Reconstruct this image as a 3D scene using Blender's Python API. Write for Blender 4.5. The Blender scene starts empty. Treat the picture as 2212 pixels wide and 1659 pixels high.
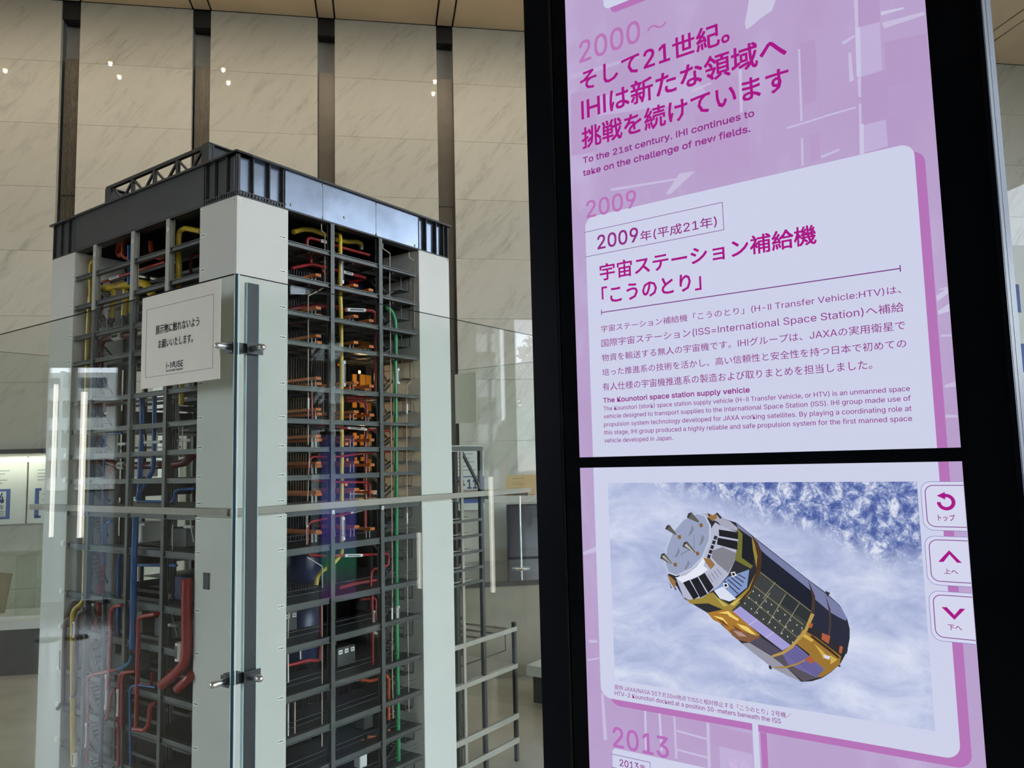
import bpy, math, random
from mathutils import Vector, Matrix
random.seed(11)
SC = bpy.context.scene
COL = SC.collection
R = math.radians
# ------------------------------------------------------------------ camera, light, exposure
cam_d = bpy.data.cameras.new('camera'); cam = bpy.data.objects.new('camera', cam_d); COL.objects.link(cam)
cam_d.sensor_fit = 'HORIZONTAL'; cam_d.sensor_width = 36.0; cam_d.lens = 1694.0 / 2212 * 36.0
cam_d.clip_start = 0.05; cam_d.clip_end = 500
_p, _r = R(5.65), R(-1.373)
_f = Vector((0, math.cos(_p), math.sin(_p))); _u = Vector((0, -math.sin(_p), math.cos(_p))); _x = Vector((1, 0, 0))
rt = math.cos(_r) * _x + math.sin(_r) * _u; up = -math.sin(_r) * _x + math.cos(_r) * _u
m3 = Matrix((rt, up, -_f)).transposed()
cam.matrix_world = Matrix.Translation((0, 0, 1.67)) @ m3.to_4x4()
SC.camera = cam
w = bpy.data.worlds.new('sky'); SC.world = w; w.use_nodes = True
nt = w.node_tree; nt.nodes.clear()
wo = nt.nodes.new('ShaderNodeOutputWorld'); bg = nt.nodes.new('ShaderNodeBackground')
tc = nt.nodes.new('ShaderNodeTexCoord'); sx = nt.nodes.new('ShaderNodeSeparateXYZ'); cr = nt.nodes.new('ShaderNodeValToRGB')
cr.color_ramp.elements[0].position = 0.0; cr.color_ramp.elements[0].color = (0.90, 0.94, 1.0, 1)
cr.color_ramp.elements[1].position = 0.8; cr.color_ramp.elements[1].color = (0.45, 0.63, 1.0, 1)
nt.links.new(tc.outputs['Generated'], sx.inputs[0]); nt.links.new(sx.outputs['Z'], cr.inputs[0])
nt.links.new(cr.outputs[0], bg.inputs[0]); nt.links.new(bg.outputs[0], wo.inputs[0])
bg.inputs[1].default_value = 10.5
SC.view_settings.view_transform = 'Standard'; SC.view_settings.look = 'None'
SC.view_settings.gamma = 1.0; SC.view_settings.exposure = 0.0; SC.view_settings.use_curve_mapping = False
SPOT_W = 20.0          # ceiling downlights
cy = SC.cycles
cy.max_bounces = 9; cy.diffuse_bounces = 4; cy.glossy_bounces = 4; cy.transparent_max_bounces = 24; cy.transmission_bounces = 4
cy.sample_clamp_indirect = 6.0; cy.blur_glossy = 0.3
cy.caustics_reflective = False; cy.caustics_refractive = False
# ------------------------------------------------------------------ frames of the place
AX = {}
def frame(ox, oy, deg):
    return Matrix.Translation((ox, oy, 0)) @ Matrix.Rotation(R(deg), 4, 'Z')
F_WALL = frame(0, 8.0, 9.5)                 # x along the stone wall, y into it
F_TOW = frame(-1.0687, 3.0086, 54.6)        # x along the right face, y along the left face of the model
KS = 1.163
F_KIO = frame(0.37054, 1.16975, -35.6)      # x along the screens, y into the cabinet
# ------------------------------------------------------------------ materials
MATS = {}
def lin(h):
    if isinstance(h, str) or isinstance(h[0], int) and max(h) > 1:
        v = [int(h[i:i + 2], 16) / 255 for i in (0, 2, 4)] if isinstance(h, str) else [c / 255 for c in h]
        return tuple(c / 12.92 if c <= .04045 else ((c + .055) / 1.055) ** 2.4 for c in v)
    return tuple(h)
def mat(name, col, rough=.5, metal=0., spec=.5, var=.08, scale=9., bump=0., emit=None, es=1., coat=0.):
    if name in MATS: return MATS[name]
    m = bpy.data.materials.new(name); m.use_nodes = True; t = m.node_tree; p = t.nodes['Principled BSDF']
    c = lin(col)
    p.inputs['Roughness'].default_value = rough; p.inputs['Metallic'].default_value = metal
    p.inputs['Specular IOR Level'].default_value = spec
    if coat: p.inputs['Coat Weight'].default_value = coat; p.inputs['Coat Roughness'].default_value = .05
    if var:
        n = t.nodes.new('ShaderNodeTexNoise'); n.inputs['Scale'].default_value = scale; n.inputs['Detail'].default_value = 4
        g = t.nodes.new('ShaderNodeTexCoord'); t.links.new(g.outputs['Object'], n.inputs['Vector'])
        r = t.nodes.new('ShaderNodeValToRGB')
        r.color_ramp.elements[0].position = .3; r.color_ramp.elements[1].position = .7
        r.color_ramp.elements[0].color = tuple(x * (1 - var) for x in c) + (1,)
        r.color_ramp.elements[1].color = tuple(min(1, x * (1 + var)) for x in c) + (1,)
        t.links.new(n.outputs['Fac'], r.inputs[0]); t.links.new(r.outputs[0], p.inputs['Base Color'])
        if bump:
            b = t.nodes.new('ShaderNodeBump'); b.inputs['Strength'].default_value = bump; b.inputs['Distance'].default_value = .002
            t.links.new(n.outputs['Fac'], b.inputs['Height']); t.links.new(b.outputs[0], p.inputs['Normal'])
    else:
        p.inputs['Base Color'].default_value = c + (1,)
    if emit is not None:
        p.inputs['Emission Color'].default_value = lin(emit) + (1,); p.inputs['Emission Strength'].default_value = es
    MATS[name] = m
    return m
def glass(name, tint=(.93, .97, .95), boost=1.0):
    m = bpy.data.materials.new(name); m.use_nodes = True; t = m.node_tree; t.nodes.clear()
    o = t.nodes.new('ShaderNodeOutputMaterial'); mx = t.nodes.new('ShaderNodeMixShader')
    tr = t.nodes.new('ShaderNodeBsdfTransparent'); gl = t.nodes.new('ShaderNodeBsdfGlossy'); lw = t.nodes.new('ShaderNodeLayerWeight')
    lw.inputs[0].default_value = .5; gl.inputs['Roughness'].default_value = 0.0
    tr.inputs[0].default_value = tint + (1,)
    pw = t.nodes.new('ShaderNodeMath'); pw.operation = 'POWER'; pw.inputs[1].default_value = 5.0
    mu = t.nodes.new('ShaderNodeMath'); mu.operation = 'MULTIPLY_ADD'; mu.inputs[1].default_value = .96 * boost; mu.inputs[2].default_value = .04 * boost; mu.use_clamp = True
    t.links.new(lw.outputs['Facing'], pw.inputs[0]); t.links.new(pw.outputs[0], mu.inputs[0]); t.links.new(mu.outputs[0], mx.inputs[0])
    t.links.new(tr.outputs[0], mx.inputs[1]); t.links.new(gl.outputs[0], mx.inputs[2]); t.links.new(mx.outputs[0], o.inputs[0])
    MATS[name] = m
    return m
def screen_print(name, spec=.32):
    """picture on a lit screen: colour attribute drives the emission, thin glossy cover"""
    m = bpy.data.materials.new(name); m.use_nodes = True; t = m.node_tree; p = t.nodes['Principled BSDF']
    a = t.nodes.new('ShaderNodeVertexColor'); a.layer_name = 'Col'
    p.inputs['Base Color'].default_value = (.01, .01, .012, 1); p.inputs['Roughness'].default_value = .04; p.inputs['Specular IOR Level'].default_value = spec
    t.links.new(a.outputs[0], p.inputs['Emission Color']); p.inputs['Emission Strength'].default_value = 1.0
    MATS[name] = m
    return m
# ------------------------------------------------------------------ mesh builder
class MB:
    def __init__(s): s.v = []; s.f = []; s.sm = []; s.c = []
    def box(s, x0, x1, y0, y1, z0, z1, col=None):
        i = len(s.v)
        s.v += [(x0, y0, z0), (x1, y0, z0), (x1, y1, z0), (x0, y1, z0), (x0, y0, z1), (x1, y0, z1), (x1, y1, z1), (x0, y1, z1)]
        for q in ((0, 3, 2, 1), (4, 5, 6, 7), (0, 1, 5, 4), (1, 2, 6, 5), (2, 3, 7, 6), (3, 0, 4, 7)):
            s.f.append(tuple(i + k for k in q)); s.sm.append(False); s.c.append(col)
        return s
    def bar(s, p, q, w, h, upv=(0, 0, 1), col=None):
        p, q = Vector(p), Vector(q); d = (q - p).normalized(); u = Vector(upv)
        sd = d.cross(u)
        if sd.length < 1e-4: sd = d.cross(Vector((1, 0, 0)))
        sd.normalize(); u = sd.cross(d).normalized()
        i = len(s.v)
        for e in (p, q):
            for a, b in ((-1, -1), (1, -1), (1, 1), (-1, 1)): s.v.append(tuple(e + sd * (a * w / 2) + u * (b * h / 2)))
        for k in ((3, 2, 1, 0), (4, 5, 6, 7), (0, 1, 5, 4), (1, 2, 6, 5), (2, 3, 7, 6), (3, 0, 4, 7)):
            s.f.append(tuple(i + j for j in k)); s.sm.append(False); s.c.append(col)
        return s
    def tube(s, pts, r, n=12, bend=2.2, cap=True, arc=5):
        P = [Vector(p) for p in pts]; Q = [P[0]]
        for k in range(1, len(P) - 1):
            a, b, c = P[k - 1], P[k], P[k + 1]
            l1, l2 = (a - b).length, (c - b).length
            d1, d2 = (a - b) / max(l1, 1e-6), (c - b) / max(l2, 1e-6)
            ang = d1.angle(-d2, 0)
            if ang < .05: Q.append(b); continue
            t = min(bend * r * math.tan(ang / 2) + .2 * r, .46 * l1, .46 * l2)
            s0, s1 = b + d1 * t, b + d2 * t
            for j in range(arc + 1):
                u = j / arc; Q.append(s0 * (1 - u) ** 2 + b * 2 * u * (1 - u) + s1 * u * u)
        Q.append(P[-1])
        Q = [q for k, q in enumerate(Q) if k == 0 or (q - Q[k - 1]).length > 1e-5]
        i0 = len(s.v); nrm = None
        for k, q in enumerate(Q):
            d = (Q[min(k + 1, len(Q) - 1)] - Q[max(k - 1, 0)]).normalized()
            if nrm is None:
                nrm = d.orthogonal().normalized()
            else:
                nrm = (nrm - d * nrm.dot(d))
                nrm = nrm.normalized() if nrm.length > 1e-4 else d.orthogonal().normalized()
            bn = d.cross(nrm)
            for j in range(n):
                a = 2 * math.pi * j / n; s.v.append(tuple(q + (nrm * math.cos(a) + bn * math.sin(a)) * r))
        for k in range(len(Q) - 1):
            for j in range(n):
                a = i0 + k * n + j; b = i0 + k * n + (j + 1) % n
                s.f.append((a, b, b + n, a + n)); s.sm.append(True); s.c.append(None)
        if cap:
            for base, rev in ((i0, True), (i0 + (len(Q) - 1) * n, False)):
                j0 = len(s.v); s.v += [s.v[base + j] for j in range(n)]
                f = tuple(j0 + j for j in range(n)); s.f.append(f[::-1] if rev else f); s.sm.append(False); s.c.append(None)
        return s
    def lathe(s, prof, n=20, base=(0, 0, 0), axis=(0, 0, 1)):
        ax = Vector(axis).normalized(); e1 = ax.orthogonal().normalized(); e2 = ax.cross(e1); b = Vector(base); i0 = len(s.v)
        for r, h in prof:
            for j in range(n):
                a = 2 * math.pi * j / n; s.v.append(tuple(b + ax * h + (e1 * math.cos(a) + e2 * math.sin(a)) * r))
        for k in range(len(prof) - 1):
            for j in range(n):
                a = i0 + k * n + j; c = i0 + k * n + (j + 1) % n
                s.f.append((a, c, c + n, a + n)); s.sm.append(True); s.c.append(None)
        s.f.append(tuple(i0 + j for j in range(n))[::-1]); s.sm.append(False); s.c.append(None)
        k = i0 + (len(prof) - 1) * n
        s.f.append(tuple(k + j for j in range(n))); s.sm.append(False); s.c.append(None)
        return s
    def ngon(s, pts, col=None):
        i = len(s.v); s.v += [tuple(p) for p in pts]; s.f.append(tuple(range(i, i + len(pts)))); s.sm.append(False); s.c.append(col)
        return s
    def mesh(s, name, m):
        me = bpy.data.meshes.new(name); me.from_pydata(s.v, [], s.f); me.polygons.foreach_set('use_smooth', s.sm)
        if any(c is not None for c in s.c):
            at = me.color_attributes.new('Col', 'FLOAT_COLOR', 'CORNER')
            for p, c in zip(me.polygons, s.c):
                c = (c or (1, 1, 1)); c = tuple(c) + (1,)
                for li in p.loop_indices: at.data[li].color = c
        me.materials.append(m); me.update()
        return me
    def build(s, name, m, parent=None, fr=None):
        o = bpy.data.objects.new(name, s.mesh(name, m)); COL.objects.link(o)
        if parent is not None: o.parent = parent
        elif fr is not None: o.matrix_world = fr
        return o
def tag(o, label=None, cat=None, group=None, kind=None):
    if label: o['label'] = label
    if cat: o['category'] = cat
    if group: o['group'] = group
    if kind: o['kind'] = kind
    return o
def thing(name, label, cat, fr, group=None):
    o = bpy.data.objects.new(name, None); COL.objects.link(o); o.matrix_world = fr; o.empty_display_size = .1
    return tag(o, label, cat, group)
def inst(me, name, parent, loc=(0, 0, 0), rotz=0.):
    o = bpy.data.objects.new(name, me); COL.objects.link(o); o.parent = parent; o.location = loc; o.rotation_euler = (0, 0, rotz)
    return o
def B(*a): return MB().box(*a)
# ------------------------------------------------------------------ writing
WRITERS = {}
for _k in ('latin', 'japanese'):
    _c = bpy.data.curves.new('writing', 'FONT'); _c.fill_mode = 'FRONT'; _c.resolution_u = 2
    if _k == 'latin':
        try: _c.font = bpy.data.fonts.load(bpy.utils.system_resource('DATAFILES', path='fonts') + '/Inter.woff2')     # typeface that ships with Blender itself
        except Exception: pass
    WRITERS[_k] = bpy.data.objects.new('writing', _c); COL.objects.link(WRITERS[_k])
GLY = {}
def glyphs_run(body, kind):
    if kind == 'stem':                             # plain capital I without serifs
        v, f = [], []
        for k in range(len(body)):
            a = .058 + k * .176; i = len(v); v += [(a, 0.), (a + .060, 0.), (a + .060, .509), (a, .509)]; f.append((i, i + 1, i + 2, i + 3))
        return v, f
    if (body, kind) in GLY: return GLY[body, kind]
    ob = WRITERS[kind]; ob.data.body = body
    bpy.context.view_layer.update()
    dg = bpy.context.evaluated_depsgraph_get(); ev = ob.evaluated_get(dg); me = ev.to_mesh()
    v = [tuple(q.co) for q in me.vertices]; f = [tuple(p.vertices) for p in me.polygons]
    ev.to_mesh_clear()
    GLY[body, kind] = (v, f)
    return v, f
def advance(body, kind):
    if kind == 'stem': return .176 * len(body)
    end = 'H' if kind == 'latin' else chr(0x56fd)
    return max(q[0] for q in glyphs_run(body + end, kind)[0]) - max(q[0] for q in glyphs_run(end, kind)[0])
def glyphs(body):
    runs = []
    for ch in body:
        kd = 'stem' if ch == 'I' else 'latin' if ch.isascii() else 'japanese'
        if runs and runs[-1][1] == kd: runs[-1][0] += ch
        else: runs.append([ch, kd])
    V, Fc, x = [], [], 0.
    ks = 1.
    if any(r[1] == 'japanese' for r in runs) and len(runs) > 1:                        # match the two typefaces: capitals at .84 of the height of a square character
        hh = [q[1] for q in glyphs_run('H', 'latin')[0]]; kk = [q[1] for q in glyphs_run(chr(0x56fd), 'japanese')[0]]
        ks = .84 * (max(kk) - min(kk)) / (max(hh) - min(hh))
    for body_, kd in runs:
        v, f = glyphs_run(body_, kd) if body_.strip() else ([], []); i = len(V)
        s_ = ks if kd != 'japanese' else 1.
        V += [(q[0] * s_ + x, q[1] * s_) for q in v]; Fc += [tuple(j + i for j in p) for p in f]
        if len(runs) > 1: x += advance(body_, kd) * s_
    return V, Fc
def ref_glyph(body, ref):
    v, _ = glyphs(body[ref])
    if body[ref].isascii() and not body.isascii():
        hh = [q[1] for q in glyphs_run('H', 'latin')[0]]; kk = [q[1] for q in glyphs_run(chr(0x56fd), 'japanese')[0]]
        ks = .84 * (max(kk) - min(kk)) / (max(hh) - min(hh)); v = [(q[0] * ks, q[1] * ks) for q in v]
    return v
def writing(mb, body, bold, ref, vt, vb, ul, ur, y, col=None):
    """lay a line of text in the local x/z plane at depth y; the ref glyph spans vb..vt, the line spans ul..ur; bold strokes are the glyphs laid several times, slightly apart"""
    rv = ref_glyph(body, ref); ry0 = min(q[1] for q in rv); ry1 = max(q[1] for q in rv)
    v, f = glyphs(body)
    x0 = min(q[0] for q in v); x1 = max(q[0] for q in v); k0 = (vt - vb) / (ry1 - ry0)
    d = bold * .0165 * k0
    sh = [(0, 0)] if bold < .05 else [(-d, 0), (d, 0)] if bold < .35 else [(-d, -d), (d, -d), (-d, d), (d, d)]
    if bold > .7: sh += [(0, 0), (0, d), (0, -d), (d, 0), (-d, 0)]
    k = (vt - vb - 2 * (d if bold >= .35 else 0)) / (ry1 - ry0); dy = d if bold >= .35 else 0
    ul, ur, vb = ul + d, ur - d, vb + dy
    for sx_, sy_ in sh:
        i = len(mb.v)
        for q in v:
            t = (q[0] - x0) / (x1 - x0)
            mb.v.append((ul + (ur - ul) * t + sx_, y, vb + (q[1] - ry0) * k + sy_))
        for p in f:
            mb.f.append(tuple(i + j for j in p)); mb.sm.append(False); mb.c.append(col)
    return mb
PIPES=[
('yellow_pipe','yellow',0.0094,[(0.688,0.200,2.782),(0.625,0.120,2.753),(0.606,0.075,2.729),(0.605,0.075,2.447),(0.609,0.075,2.385),(0.612,0.075,2.143),(0.612,0.075,1.762),(0.610,0.075,1.280),(0.563,0.075,1.244),(0.498,0.075,1.218),(0.472,0.075,1.197),(0.466,0.075,1.163)]),
('yellow_pipe','yellow',0.0115,[(0.406,0.160,2.718),(0.461,0.160,2.744),(0.514,0.160,2.753),(0.588,0.160,2.747),(0.610,0.160,2.746)]),
('yellow_pipe','yellow',0.0115,[(0.650,0.160,2.739),(0.722,0.160,2.743),(0.791,0.160,2.758),(0.819,0.160,2.753),(0.819,0.160,2.738)]),
('pipe_cap','steel',0.0100,[(0.819,0.160,2.738),(0.818,0.160,2.722)]),
('red_pipe','red',0.0072,[(0.813,0.100,2.685),(0.641,0.100,2.685),(0.519,0.100,2.690),(0.450,0.100,2.689),(0.433,0.100,2.680),(0.433,0.100,2.634),(0.453,0.100,2.615),(0.457,0.100,2.577)]),
('red_pipe','red',0.0075,[(0.365,0.120,2.538),(0.475,0.120,2.578),(0.580,0.120,2.579),(0.659,0.120,2.576),(0.819,0.120,2.575),(0.776,0.200,2.558)]),
('red_pipe','red',0.0060,[(0.554,0.140,2.586),(0.556,0.140,2.565),(0.576,0.140,2.553)]),
('thin_pipe','beige',0.0026,[(0.459,0.035,2.743),(0.459,0.035,2.713),(0.479,0.035,2.704),(0.479,0.035,2.462),(0.442,0.035,2.437),(0.386,0.035,2.406),(0.385,0.035,2.402),(0.386,0.035,2.029),(0.387,0.035,1.760)]),
('thin_pipe','beige',0.0026,[(0.386,0.035,1.864),(0.385,0.035,1.764)]),
('thin_pipe','beige',0.0026,[(0.393,0.035,1.744),(0.389,0.035,1.642),(0.384,0.035,1.523)]),
('thin_pipe','beige',0.0026,[(0.379,0.035,1.478),(0.379,0.035,1.343)]),
('thin_pipe','beige',0.0026,[(0.842,0.035,2.735),(0.841,0.035,2.712),(0.889,0.035,2.698),(0.885,0.035,2.490),(0.885,0.035,2.549),(0.889,0.035,2.216),(0.887,0.035,1.742),(0.887,0.035,1.305),(0.886,0.035,1.093),(0.881,0.035,0.780),(0.884,0.035,0.505)]),
('thin_pipe','beige',0.0026,[(1.025,0.035,2.733),(1.024,0.035,2.706),(1.063,0.035,2.694),(1.056,0.035,2.321),(1.060,0.035,2.446),(1.067,0.035,2.102),(0.998,0.035,2.055),(0.994,0.035,1.742),(0.992,0.035,1.525),(0.988,0.035,1.147),(0.988,0.035,0.903),(0.990,0.035,0.505)]),
('green_pipe','green',0.0112,[(1.011,0.200,2.471),(0.888,0.060,2.432),(0.924,0.060,2.418),(0.947,0.060,2.376),(0.950,0.060,2.328),(0.950,0.060,2.197),(0.946,0.060,2.172),(0.946,0.060,1.813),(0.944,0.060,1.548),(0.941,0.060,1.250),(0.938,0.060,0.909),(0.941,0.060,0.621),(0.942,0.060,0.271)]),
('white_rod','white',0.0030,[(0.545,0.090,2.311),(0.546,0.090,1.762),(0.545,0.090,1.565),(0.545,0.090,1.352)]),
('red_pipe','red',0.0088,[(0.691,0.200,2.418),(0.693,0.140,2.401),(0.816,0.090,2.411),(0.841,0.090,2.403),(0.844,0.090,2.337),(0.844,0.090,2.208),(0.842,0.090,2.033),(0.837,0.090,2.000),(0.812,0.090,1.988),(0.650,0.090,1.983)]),
('dark_red_pipe','darkred',0.0130,[(0.419,0.200,2.374),(0.575,0.200,2.412),(0.697,0.200,2.425)]),
('dark_red_pipe','darkred',0.0100,[(0.411,0.200,2.307),(0.526,0.200,2.322),(0.664,0.200,2.325)]),
('red_pipe','red',0.0088,[(0.687,0.130,1.975),(0.777,0.130,1.976),(0.811,0.130,1.970),(0.819,0.130,1.951),(0.819,0.130,1.882),(0.814,0.130,1.751),(0.810,0.130,1.553),(0.804,0.130,1.346)]),
('red_pipe','red',0.0052,[(0.418,0.050,1.989),(0.420,0.050,1.864),(0.436,0.050,1.853),(0.622,0.050,1.837),(0.893,0.050,1.830),(0.901,0.050,1.817),(0.901,0.050,1.749),(0.888,0.050,1.732),(0.725,0.050,1.725),(0.572,0.050,1.710),(0.424,0.050,1.711),(0.408,0.050,1.699),(0.397,0.050,1.633)]),
('red_pipe','red',0.0058,[(0.406,0.055,1.615),(0.528,0.055,1.600),(0.748,0.055,1.591),(0.763,0.055,1.579),(0.766,0.055,1.519)]),
('red_pipe','red',0.0058,[(0.764,0.055,1.474),(0.644,0.055,1.459),(0.528,0.055,1.445),(0.418,0.055,1.435),(0.404,0.055,1.423),(0.400,0.055,1.345)]),
('red_pipe','red',0.0065,[(0.402,0.055,1.321),(0.408,0.055,1.297),(0.498,0.055,1.284),(0.668,0.055,1.268),(0.826,0.055,1.255),(0.874,0.055,1.254),(0.886,0.055,1.241),(0.881,0.055,1.199),(0.825,0.055,1.193),(0.785,0.055,1.192),(0.770,0.055,1.178),(0.768,0.055,1.117)]),
('red_pipe','red',0.0095,[(0.634,0.120,1.122),(0.729,0.120,1.130),(0.893,0.120,1.125)]),
('magenta_pipe','magenta',0.0062,[(0.514,0.060,1.309),(0.524,0.060,1.272),(0.526,0.060,1.142)]),
('red_pipe','red',0.0072,[(0.456,0.060,1.087),(0.478,0.060,1.079),(0.477,0.060,0.992),(0.472,0.060,0.854),(0.457,0.060,0.852),(0.412,0.060,0.863),(0.379,0.060,0.863),(0.296,0.060,0.865)]),
('red_pipe','red',0.0052,[(0.555,0.090,1.071),(0.556,0.090,0.742)]),
('red_pipe','red',0.0080,[(0.597,0.100,1.075),(0.684,0.100,1.076),(0.775,0.100,1.076)]),
('red_pipe','red',0.0078,[(0.808,0.090,1.077),(0.809,0.090,0.911),(0.810,0.090,0.746)]),
('red_pipe','red',0.0055,[(0.758,0.110,1.054),(0.844,0.110,1.048),(0.854,0.110,1.035),(0.852,0.110,0.934)]),
('orange_red_pipe','orangered',0.0075,[(0.762,0.120,0.695),(0.824,0.120,0.674),(0.892,0.120,0.672)]),
('orange_red_pipe','orangered',0.0078,[(0.885,0.100,0.688),(0.856,0.050,0.700),(0.872,0.050,0.686),(0.871,0.050,0.592),(0.870,0.050,0.501)]),
('red_pipe','red',0.0070,[(0.310,0.080,0.739),(0.396,0.080,0.739),(0.502,0.080,0.730)]),
('orange_red_pipe','orangered',0.0075,[(0.780,0.090,0.442),(0.839,0.090,0.426),(0.900,0.090,0.423),(0.914,0.090,0.438)]),
('orange_red_pipe','orangered',0.0060,[(0.757,0.100,0.440),(0.760,0.100,0.411)]),
('white_rod','white',0.0035,[(0.297,0.050,0.917),(0.299,0.050,0.801)]),
('white_rod','white',0.0035,[(0.360,0.050,0.913),(0.361,0.050,0.879)]),
('white_rod','white',0.0035,[(0.299,0.050,0.723),(0.300,0.050,0.560)]),
('thin_pipe','beige',0.0035,[(0.333,0.050,0.715),(0.333,0.050,0.563)]),
('thin_pipe','beige',0.0028,[(0.462,0.035,1.088),(0.463,0.035,0.825),(0.462,0.035,0.507)]),
('thin_pipe','beige',0.0028,[(0.297,0.050,0.975),(0.299,0.050,1.083),(0.316,0.050,1.093),(0.354,0.050,1.091)]),
('thin_pipe','white',0.0024,[(0.396,0.050,1.289),(0.476,0.050,1.242),(0.478,0.050,1.150)]),
('yellow_pipe','yellow',0.0112,[(0.200,1.458,2.764),(0.035,1.188,2.685),(0.035,1.210,2.674),(0.035,1.200,2.466),(0.035,1.208,2.532),(0.035,1.214,2.461),(0.035,1.221,2.328),(0.035,1.223,2.216),(0.035,1.208,1.893),(0.035,1.191,1.498),(0.035,1.186,1.237),(0.020,1.152,1.093),(0.015,1.155,1.070),(-0.005,1.184,1.043),(-0.012,1.188,1.020),(-0.012,1.178,0.829),(-0.012,1.141,0.360)]),
('yellow_pipe','yellow',0.0115,[(0.050,0.319,2.670),(0.050,0.433,2.706),(0.050,0.477,2.702),(0.050,0.484,2.676),(0.050,0.481,2.462),(0.050,0.480,2.474),(0.050,0.441,1.972),(0.050,0.444,1.942)]),
('yellow_pipe','yellow',0.0185,[(0.100,1.238,2.567),(0.100,1.099,2.558),(0.100,0.956,2.546),(0.100,0.873,2.541),(0.100,0.819,2.525),(0.100,0.796,2.497),(0.100,0.764,2.458)]),
('yellow_pipe','yellow',0.0130,[(0.080,1.074,2.535),(0.080,1.081,2.470),(0.080,1.089,2.400)]),
('yellow_pipe','yellow',0.0130,[(0.080,0.969,2.520),(0.080,0.976,2.455),(0.080,0.980,2.398)]),
('yellow_pipe','yellow',0.0070,[(0.100,0.968,2.493),(0.100,0.973,2.413)]),
('yellow_pipe','yellow',0.0100,[(0.120,0.940,2.507),(0.120,0.945,2.417)]),
('pipe_cap','capgrey',0.0140,[(0.080,1.089,2.400),(0.080,1.090,2.384)]),
('pipe_cap','capgrey',0.0060,[(0.080,1.090,2.385),(0.080,1.092,2.357)]),
('pipe_cap','capgrey',0.0140,[(0.080,0.980,2.398),(0.080,0.982,2.383)]),
('pipe_cap','capgrey',0.0060,[(0.080,0.982,2.384),(0.080,0.984,2.356)]),
('pipe_cap','capgrey',0.0140,[(0.080,0.872,2.397),(0.080,0.873,2.381)]),
('pipe_cap','capgrey',0.0060,[(0.080,0.873,2.382),(0.080,0.876,2.356)]),
('orange_pipe','orangered',0.0110,[(0.130,1.090,2.785),(0.130,1.139,2.786),(0.130,1.147,2.740),(0.130,1.126,2.720),(0.130,1.088,2.735)]),
('orange_pipe','orangered',0.0080,[(0.090,1.024,2.761),(0.090,1.023,2.699),(0.090,0.997,2.679),(0.090,0.950,2.671)]),
('orange_pipe','orangered',0.0100,[(0.140,0.868,2.748),(0.140,0.861,2.696)]),
('orange_pipe','orangered',0.0110,[(0.140,0.833,2.671),(0.140,0.780,2.652),(0.140,0.711,2.665),(0.140,0.650,2.627)]),
('red_pipe','red',0.0065,[(0.050,1.127,2.576),(0.050,0.868,2.580),(0.050,0.586,2.584)]),
('dark_red_pipe','darkred',0.0070,[(0.090,0.380,2.587),(0.090,0.438,2.598),(0.090,0.454,2.588),(0.090,0.452,2.465)]),
('dark_red_pipe','darkred',0.0060,[(0.080,1.183,2.532),(0.080,1.184,2.450)]),
('dark_red_pipe','darkred',0.0060,[(0.080,1.185,2.526),(0.080,1.188,2.464),(0.080,1.198,2.367)]),
('dark_red_pipe','darkred',0.0165,[(0.090,0.655,2.299),(0.090,0.819,2.304),(0.090,1.106,2.309),(0.090,1.185,2.307),(0.090,1.213,2.282),(0.090,1.210,2.225),(0.090,1.207,1.985),(0.090,1.195,1.773),(0.090,1.183,1.737),(0.090,1.133,1.717),(0.090,1.019,1.697),(0.090,0.891,1.693),(0.090,0.717,1.692),(0.090,0.576,1.690),(0.090,0.474,1.699),(0.090,0.383,1.746)]),
('red_pipe','red',0.0165,[(0.100,1.037,1.695),(0.100,1.113,1.681),(0.100,1.144,1.642),(0.100,1.153,1.543),(0.100,1.150,1.396),(0.100,1.156,1.231),(0.100,1.166,1.066),(0.100,1.163,1.008),(0.100,1.198,0.938),(0.100,1.274,0.891),(0.100,1.348,0.871)]),
('blue_pipe','blue',0.0085,[(0.070,0.929,2.724),(0.070,0.921,2.537)]),
('blue_pipe','blue',0.0115,[(0.070,0.788,2.001),(0.070,0.779,1.827),(0.070,0.789,1.715),(0.070,0.791,1.548),(0.070,0.795,1.529)]),
('blue_pipe','blue',0.0095,[(0.055,0.658,2.006),(0.055,0.653,1.730),(0.055,0.659,1.667),(0.055,0.704,1.622),(0.055,0.769,1.567),(0.055,0.781,1.544)]),
('blue_pipe','blue',0.0058,[(0.040,0.895,1.841),(0.040,1.015,1.843),(0.040,1.040,1.832),(0.040,1.046,1.691),(0.040,1.043,1.523),(0.040,1.034,1.244)]),
('blue_pipe','blue',0.0130,[(-0.014,0.666,1.473),(-0.014,0.668,1.354),(-0.014,0.670,1.271),(-0.014,0.669,1.149),(-0.014,0.668,1.041),(-0.014,0.667,0.926)]),
('blue_pipe','blue',0.0060,[(0.060,0.347,1.591),(0.060,0.468,1.586),(0.060,0.495,1.577),(0.060,0.502,1.537),(0.060,0.577,1.534),(0.060,0.777,1.534)]),
('blue_pipe','blue',0.0085,[(0.050,0.985,1.443),(0.050,1.022,1.435),(0.050,1.040,1.413),(0.050,1.045,1.337)]),
('blue_pipe','blue',0.0085,[(0.060,0.920,1.304),(0.060,0.931,1.248),(0.060,0.926,1.119),(0.060,0.924,1.004),(0.060,0.917,0.923)]),
('blue_pipe','blue',0.0070,[(0.080,0.835,1.251),(0.080,0.683,1.259),(0.080,0.506,1.268)]),
('blue_pipe','blue',0.0090,[(0.090,0.578,1.141),(0.090,0.581,1.010),(0.090,0.586,0.916)]),
('blue_pipe','bluegreen',0.0085,[(-0.014,0.666,0.902),(-0.014,0.685,0.868),(-0.014,0.746,0.837),(-0.014,0.773,0.830)]),
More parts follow.
